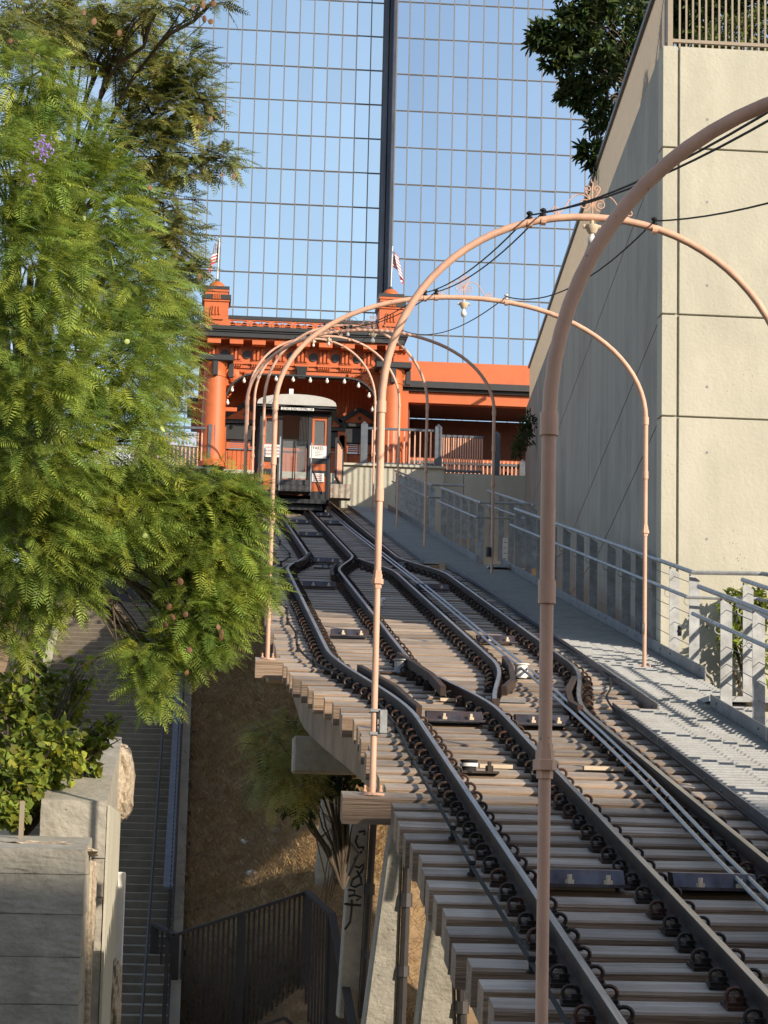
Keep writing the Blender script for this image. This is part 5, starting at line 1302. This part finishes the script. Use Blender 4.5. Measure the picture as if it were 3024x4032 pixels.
def spray(protos, pos, dirs, ups, scale, rng):
    out = []; tints = []; R_ = rot_from(dirs, ups); which = rng.integers(0, len(protos), len(pos))
    for k, pr in enumerate(protos):
        m = np.where(which == k)[0]
        if len(m) == 0: continue
        v = np.einsum('nij,qkj->nqki', R_[m], pr) * scale[m][:, None, None, None] + pos[m][:, None, None, :]
        out.append(v.reshape(-1, 4, 3)); nq = pr.shape[0]
        br = rng.uniform(.42, 1.5, len(m)); ye = rng.uniform(-.12, .22, len(m))
        tn = np.stack([br * (1 + ye), br, br * (1 - ye), np.ones(len(m))], 1); tints.append(np.repeat(tn, nq, axis=0))
    spray.tint = np.concatenate(tints)
    return np.concatenate(out)
FR = [frond(13, .085, i) for i in range(4)] + [frond(11, .1, 9), frond(15, .075, 10)]; FR2 = [frond(11, .15, i) for i in range(4)]
RIGHT, UPV, FWD = CR, CU, _f0
def clump_points(cl, rng, dens=1.0):
    pos, dirs = [], []
    for px, py, rx, ry, D, n in cl:
        n = int(n * dens); c = atD(px, py, D); s = D / 8970
        u = rng.normal(size=(n, 3)); u /= np.linalg.norm(u, axis=1, keepdims=True); u *= rng.uniform(.25, 1, (n, 1)) ** .5
        rz = (rx + ry) / 2 * .9
        p = c + np.outer(u[:, 0] * rx * s, RIGHT) + np.outer(u[:, 1] * ry * s, UPV) + np.outer(u[:, 2] * rz * s, FWD)
        d = np.outer(u[:, 0] * .9 + .22, RIGHT) + np.outer(u[:, 1] * .35 - .16, np.array([0, 0, 1.])) + np.outer(u[:, 2] * .8 - .3, FWD) + rng.normal(size=(n, 3)) * np.array([.5, .5, .28])
        pos.append(p); dirs.append(d)
    return np.concatenate(pos), np.concatenate(dirs)
def limb_mesh(b, a, c, r0, r1, rng, n=7, wob=.25):
    a, c = Vector(a), Vector(c); L = (c - a).length; P_ = []
    for i in range(n + 1):
        t = i / n; p = a.lerp(c, t) + Vector(rng.normal(size=3)) * wob * .12 * L * math.sin(math.pi * t) * .5 + Vector((0, 0, .10 * L * math.sin(math.pi * t))); P_.append(p)
    b.tube(P_, r0, 6, radii=[r0 + (r1 - r0) * i / n for i in range(n + 1)]); return P_
def pod_mesh():
    b = MB(); b.lathe((0, 0, 0), [(.006, -.032), (.022, -.022), (.030, 0), (.022, .022), (.006, .032)], 10); me = b.mesh('seed_pod'); 
    for v in me.vertices: v.co.y *= .35
    return me
M_PODG = mat('green_pod', (.36, .44, .13), .6, var=.15); M_PODB = mat('brown_pod', (.17, .085, .04), .7, var=.3)
M_PETAL = mat('violet_petal', (.30, .20, .55), .7, var=.15)
def feather_tree(name, label, clumps, base, fork, mleaf, dens, seed, fl=.27, tr=.16, protos=None):
    rng = np.random.default_rng(seed)
    t = thing(name, label, 'tree', tuple(base))
    pos, dirs = clump_points(clumps, rng, dens)
    ups = np.tile(np.array([.1, -.25, 1.]), (len(pos), 1)) + rng.normal(size=(len(pos), 3)) * .3
    sc_ = rng.uniform(.5, 1.2, len(pos)) * fl
    Q_ = spray(protos or FR, pos, dirs, ups, sc_, rng)
    link('crown', big_mesh('crown', Q_ - np.array(base), mleaf, 4, spray.tint), t)
    b = MB(); limb_mesh(b, base, fork, tr, tr * .8, rng, 6, .1); tips = []
    for px, py, rx, ry, D, n in clumps:
        c = atD(px, py, D); P_ = limb_mesh(b, fork, c, tr * .45, .018, rng, 8, .3); tips.append((P_, rx, ry, D, c))
    b.build('trunk', M_BARK, t, True)
    b = MB()
    for P_, rx, ry, D, c in tips:
        for k in range(9):
            a = P_[rng.integers(4, 9)]; s = D / 8970; e = c + RIGHT * rng.normal() * rx * s * .6 + UPV * rng.normal() * ry * s * .6 + FWD * rng.normal() * rx * s * .4
            limb_mesh(b, a, e, .012, .004, rng, 4, .3)
    b.build('twigs', M_TWIG, t)
    return t, rng
jac = [(90, 330, 190, 190, 17, 300), (250, 560, 210, 200, 17.5, 330), (60, 700, 200, 220, 16.5, 330), (330, 800, 240, 200, 17.5, 380), (120, 1050, 240, 220, 16.5, 420), (420, 1080, 230, 210, 18, 380), (560, 1150, 170, 160, 19, 230),
       (100, 1400, 260, 240, 16.5, 440), (400, 1420, 270, 230, 17.5, 440), (610, 1380, 150, 150, 19, 180), (120, 1750, 280, 240, 17, 460), (430, 1740, 250, 210, 18, 400), (610, 1640, 90, 130, 19.5, 90),
       (120, 2080, 260, 220, 17.5, 400), (420, 2020, 270, 170, 18, 380), (640, 1960, 170, 140, 18.5, 240), (820, 1940, 160, 110, 18.5, 210), (950, 1990, 110, 90, 18.5, 110), (820, 2130, 210, 140, 18.5, 300), (920, 2290, 140, 110, 18.5, 180), (800, 2380, 170, 150, 18.5, 240), (780, 2520, 120, 90, 18.5, 120), (610, 2560, 160, 80, 18.5, 130), (600, 2680, 70, 100, 18.5, 60),
       (200, 2300, 200, 110, 18, 170), (60, 2430, 150, 150, 18, 160), (1010, 2300, 60, 60, 18.5, 40), (1010, 1990, 60, 40, 18.5, 30), (330, 2180, 130, 100, 18, 140), (660, 2180, 120, 120, 19, 130)]
base = atD(-250, 3900, 20); base[2] = -3.5; fork = atD(-40, 2100, 19)
jt, jr = feather_tree('jacaranda_tree', 'large feathery green jacaranda tree leaning in from the left, with seed pods', jac, base, fork, M_JAC, 1.75, 11)
pm_g = pod_mesh(); pm_b = pm_g.copy(); pm_g.materials.append(M_PODG); pm_b.materials.append(M_PODB)
for px, py in ((640, 1690), (250, 1600), (500, 1345), (290, 1560), (420, 1535), (570, 2110), (200, 1740), (330, 860), (140, 1770), (230, 940)):
    o = link('seed_pod', pm_g, jt, Vector(atD(px, py, 16.6)) - Vector(base)); o.scale = (random.uniform(.45, .8), .6, random.uniform(.6, 1.0)); o.rotation_euler = (random.uniform(-.5, .5), random.uniform(-.6, .6), random.uniform(-.8, .8))
for px, py in ((870, 2490), (680, 2430), (730, 2420), (650, 2460), (745, 2560), (590, 740), (330, 50), (370, 85), (470, 130), (760, 30), (800, 20), (840, 15), (830, 85), (805, 75), (880, 440), (830, 470), (780, 500), (870, 690), (920, 695), (785, 1090), (40, 160), (665, 2390), (870, 2510), (860, 2470), (735, 2650), (710, 2290)):
    o = link('seed_pod', pm_b, jt, Vector(atD(px, py, 16.8 if px < 860 or py > 2000 else 22)) - Vector(base)); o.scale = (random.uniform(.45, .8), .6, random.uniform(.6, 1.0)); o.rotation_euler = (random.uniform(-.5, .5), random.uniform(-.6, .6), random.uniform(-.8, .8))
b = MB(); r = random.Random(5)
for px, py, n in ((165, 575, 60), (185, 600, 30), (128, 690, 16)):
    for _ in range(n):
        c = Vector(atD(px + r.gauss(0, 18), py + r.gauss(0, 22), 15.7)); d = Vector((r.gauss(0, 1), r.gauss(0, 1), r.gauss(0, 1))).normalized() * .014
        e = d.orthogonal().normalized() * .009; b.add([c - d, c + e, c + d, c - e], [(0, 1, 2, 3)])
b.build('blossom', M_PETAL, jt)
far = [(560, 270, 140, 110, 24, 210), (700, 240, 120, 130, 24, 210), (650, 420, 160, 130, 24, 260), (790, 380, 80, 90, 24, 90), (560, 560, 150, 140, 24, 220), (720, 620, 120, 110, 24, 150), (870, 620, 80, 45, 24, 60), (640, 800, 130, 150, 24, 200), (700, 960, 90, 120, 24, 120), (700, 1120, 80, 100, 24, 100), (720, 1250, 60, 70, 24, 60), (760, 1060, 50, 40, 24, 30), (300, 110, 150, 110, 23, 230), (480, 60, 150, 70, 23, 170), (150, 80, 150, 110, 22, 230), (400, 200, 110, 80, 23.5, 130), (60, 130, 80, 120, 21, 110), (640, 15, 110, 30, 22, 45), (840, 5, 70, 18, 22, 25), (690, 1450, 60, 110, 24, 70), (720, 1560, 40, 60, 24, 30)]
fb = atD(-100, 3700, 27); fb[2] = -3; ff = atD(250, 900, 25)
feather_tree('slender_tree', 'sparser olive green feathery tree behind the jacaranda, against the tower', far, fb, ff, M_JACD, 1.35, 23, .27, .05, FR2)
# thick branch at the top left
# broad-leaf shrubs, rosettes and hedge
def leaf_proto(w, tip=.5, fold=.12, heart=False):
    if heart: return np.array([[(0, 0, 0), (.10, -w * .9, .02), (.55, -w * .75, fold * .4), (1, 0, -.05)], [(0, 0, 0), (1, 0, -.05), (.55, w * .75, fold * .4), (.10, w * .9, .02)]], float)
    return np.array([[(0, 0, 0), (.35, -w, fold), (.75, -w * .7, fold * .6), (1, 0, -.06)], [(0, 0, 0), (1, 0, -.06), (.75, w * .7, fold * .6), (.35, w, fold)]], float)
def leafy(name, label, cat, clumps, mleaf, size, proto, seed, stem_from=None, group=None, droop=-.2, rosette=0, stems=6):
    rng = np.random.default_rng(seed); pos, dirs = [], []
    for px, py, rx, ry, D, n in clumps:
        c = atD(px, py, D); s = D / 8970
        u = rng.normal(size=(n, 3)); u /= np.linalg.norm(u, axis=1, keepdims=True); u *= rng.uniform(.2, 1, (n, 1)) ** .5
        p = c + np.outer(u[:, 0] * rx * s, RIGHT) + np.outer(u[:, 1] * ry * s, UPV) + np.outer(u[:, 2] * (rx + ry) / 2 * .8 * s, FWD)
        if rosette:
            p = np.repeat(p, rosette, axis=0); d = np.repeat(u, rosette, axis=0) @ np.stack([RIGHT, np.array([0, 0, 1.]), FWD]) * .7 + rng.normal(size=(n * rosette, 3)) * .75
        else: d = u @ np.stack([RIGHT, np.array([0, 0, 1.]), FWD]) * .6 + rng.normal(size=(n, 3)) * .6
        d[:, 2] += droop; pos.append(p); dirs.append(d)
    pos, dirs = np.concatenate(pos), np.concatenate(dirs)
    ups = np.tile(np.array([.2, -.5, 1.]), (len(pos), 1)) + rng.normal(size=(len(pos), 3)) * .5
    Q_ = spray([proto], pos, dirs, ups, rng.uniform(.6, 1.15, len(pos)) * size, rng)
    b0 = np.array(stem_from if stem_from is not None else atD(clumps[0][0], clumps[0][1], clumps[0][4]))
    t = thing(name, label, cat, tuple(b0), group); link('foliage', big_mesh('foliage', Q_ - b0, mleaf, 4, spray.tint), t)
    b = MB()
    for px, py, rx, ry, D, n in clumps:
        s = D / 8970
        for k in range(stems):
            e = atD(px, py, D) + RIGHT * rng.normal() * rx * s * .5 + UPV * rng.normal() * ry * s * .5 + FWD * rng.normal() * rx * s * .4
            limb_mesh(b, b0, e, .02, .005, rng, 5, .2)
    b.build('stems', M_TWIG, t); return t
HEART = leaf_proto(.42, heart=True); LONG = leaf_proto(.16); OVAL = leaf_proto(.26)
leafy('vine_shrub', 'yellow green broad leaved shrub growing over the old concrete wall', 'shrub', [(70, 2800, 130, 170, 19, 520), (180, 2960, 170, 140, 18.4, 620), (60, 3080, 120, 130, 18, 420), (250, 2760, 110, 130, 19.6, 260), (300, 2990, 110, 90, 19, 240), (390, 2900, 70, 60, 19, 80), (440, 2850, 50, 35, 19.2, 30), (330, 2650, 60, 90, 19.6, 60), (130, 2650, 90, 90, 19.6, 160), (40, 3200, 70, 60, 17.6, 140), (200, 3120, 90, 50, 18.4, 120)], M_IVY, .085, HEART, 41, atD(90, 3300, 18.6), droop=-.45)
leafy('magnolia_tree', 'dark leathery leaved tree overhanging the roof railing at upper right', 'tree', [(2240, 120, 120, 90, 38, 85), (2130, 150, 60, 50, 38, 35), (2330, 280, 110, 120, 38, 100), (2420, 100, 160, 130, 39, 130), (2300, 30, 120, 60, 38, 60), (2260, 370, 60, 60, 38, 35), (2380, 470, 70, 70, 38, 45), (2330, 600, 55, 45, 38, 24), (2480, 300, 110, 160, 40, 110), (2500, -60, 160, 100, 40, 80), (2350, 620, 40, 60, 38, 16), (2620, 60, 150, 120, 44, 90), (2190, 230, 50, 60, 38, 30)], M_MAG, .20, LONG, 43, atD(2640, 500, 40), droop=-.1, rosette=9, stems=3)
leafy('hedge', 'clipped hedge behind the roof railing at the top right corner', 'hedge', [(2900, 170, 170, 110, 29, 900), (2790, 210, 90, 90, 29, 350), (3010, 120, 100, 100, 29, 400)], M_HEDGE, .09, OVAL, 45, atD(2900, 350, 29))
leafy('roof_tree', 'dark tree standing behind the hedge at the top right corner', 'tree', [(2750, 60, 130, 130, 36, 260), (2900, -40, 200, 120, 36, 300)], M_MAG, .2, LONG, 46, atD(2850, 400, 36), rosette=5)
leafy('ailanthus_sapling', 'leafy green sapling growing behind the nearest guard rail at right', 'sapling', [(2930, 2370, 90, 60, 25.5, 220), (2990, 2400, 60, 60, 25.5, 160), (2900, 2500, 70, 60, 25.5, 120), (2980, 2600, 60, 90, 25.5, 130)], M_IVY, .13, LONG, 47, atD(2960, 2900, 25.5), droop=-.35)
leafy('ledge_plant', 'small green plant hanging from the far end of the shaded wall', 'plant', [(2060, 1720, 35, 50, 55, 150), (2085, 1660, 30, 40, 55, 110), (2035, 1770, 22, 30, 55, 60)], M_MAG, .16, LONG, 48, atD(2090, 1700, 55))
rngf = np.random.default_rng(51)
leafy('trestle_plant', 'dark glossy leaved weed growing between the trestle columns', 'plant', [(1330, 3000, 70, 120, 28, 150), (1250, 3080, 60, 80, 28, 90), (1380, 3130, 50, 100, 28, 80), (1180, 3190, 60, 40, 28, 50), (1290, 3560, 30, 60, 38, 30)], M_MAG, .15, OVAL, 49, atD(1350, 3500, 28), droop=-.3)
pos, dirs = clump_points([(1130, 2950, 130, 90, 27, 110), (1050, 2870, 80, 50, 28, 50), (1180, 3060, 110, 70, 27, 70), (1080, 3060, 80, 60, 28, 50)], rngf)
Q_ = spray(FR, pos, dirs, np.tile(np.array([0, 0, 1.]), (len(pos), 1)), rngf.uniform(.3, .5, len(pos)), rngf)
t = thing('fern_sapling', 'dark green feathery sapling under the trestle above the dry slope', 'sapling', tuple(atD(1250, 3200, 28))); link('foliage', big_mesh('foliage', Q_ - np.array(atD(1250, 3200, 28)), M_JACD, 4, spray.tint), t)
b = MB()
for q in ((1130, 2950, 27), (1050, 2870, 28), (1180, 3060, 27)): limb_mesh(b, atD(1250, 3200, 28), atD(*q), .02, .006, rngf, 5, .2)
b.build('stems', M_TWIG, t)
# ================================================================ ACROSS THE STREET (behind the camera; shades the near track)
M_BRICK = mat('street_block_plaster', (.42, .36, .30), .85, var=.15)
M_WIN = mat('street_window', (.05, .06, .07), .15, .3, var=.2)
blk = thing('street_block', 'plain plastered block across the street, behind the viewpoint', 'building', (20, -36, -9))
b = MB(); b.box(-30, 60, -50, -34, -9, SHADE_H); b.build('wall', M_BRICK, blk)
for i in range(14):
    for j in range(4):
        q = MB(); x = -26 + i * 6; z = -5 + j * 5; q.box(x - .8, x + .8, -33.98, -33.9, z - 1.2, z + 1.2); q.build('window', M_WIN, blk, origin=(x, -34, z))
b = MB(); b.box(-30.2, 60.2, -50.2, -33.7, SHADE_H + .002, SHADE_H + .3); b.build('cornice', M_BRICK, blk)
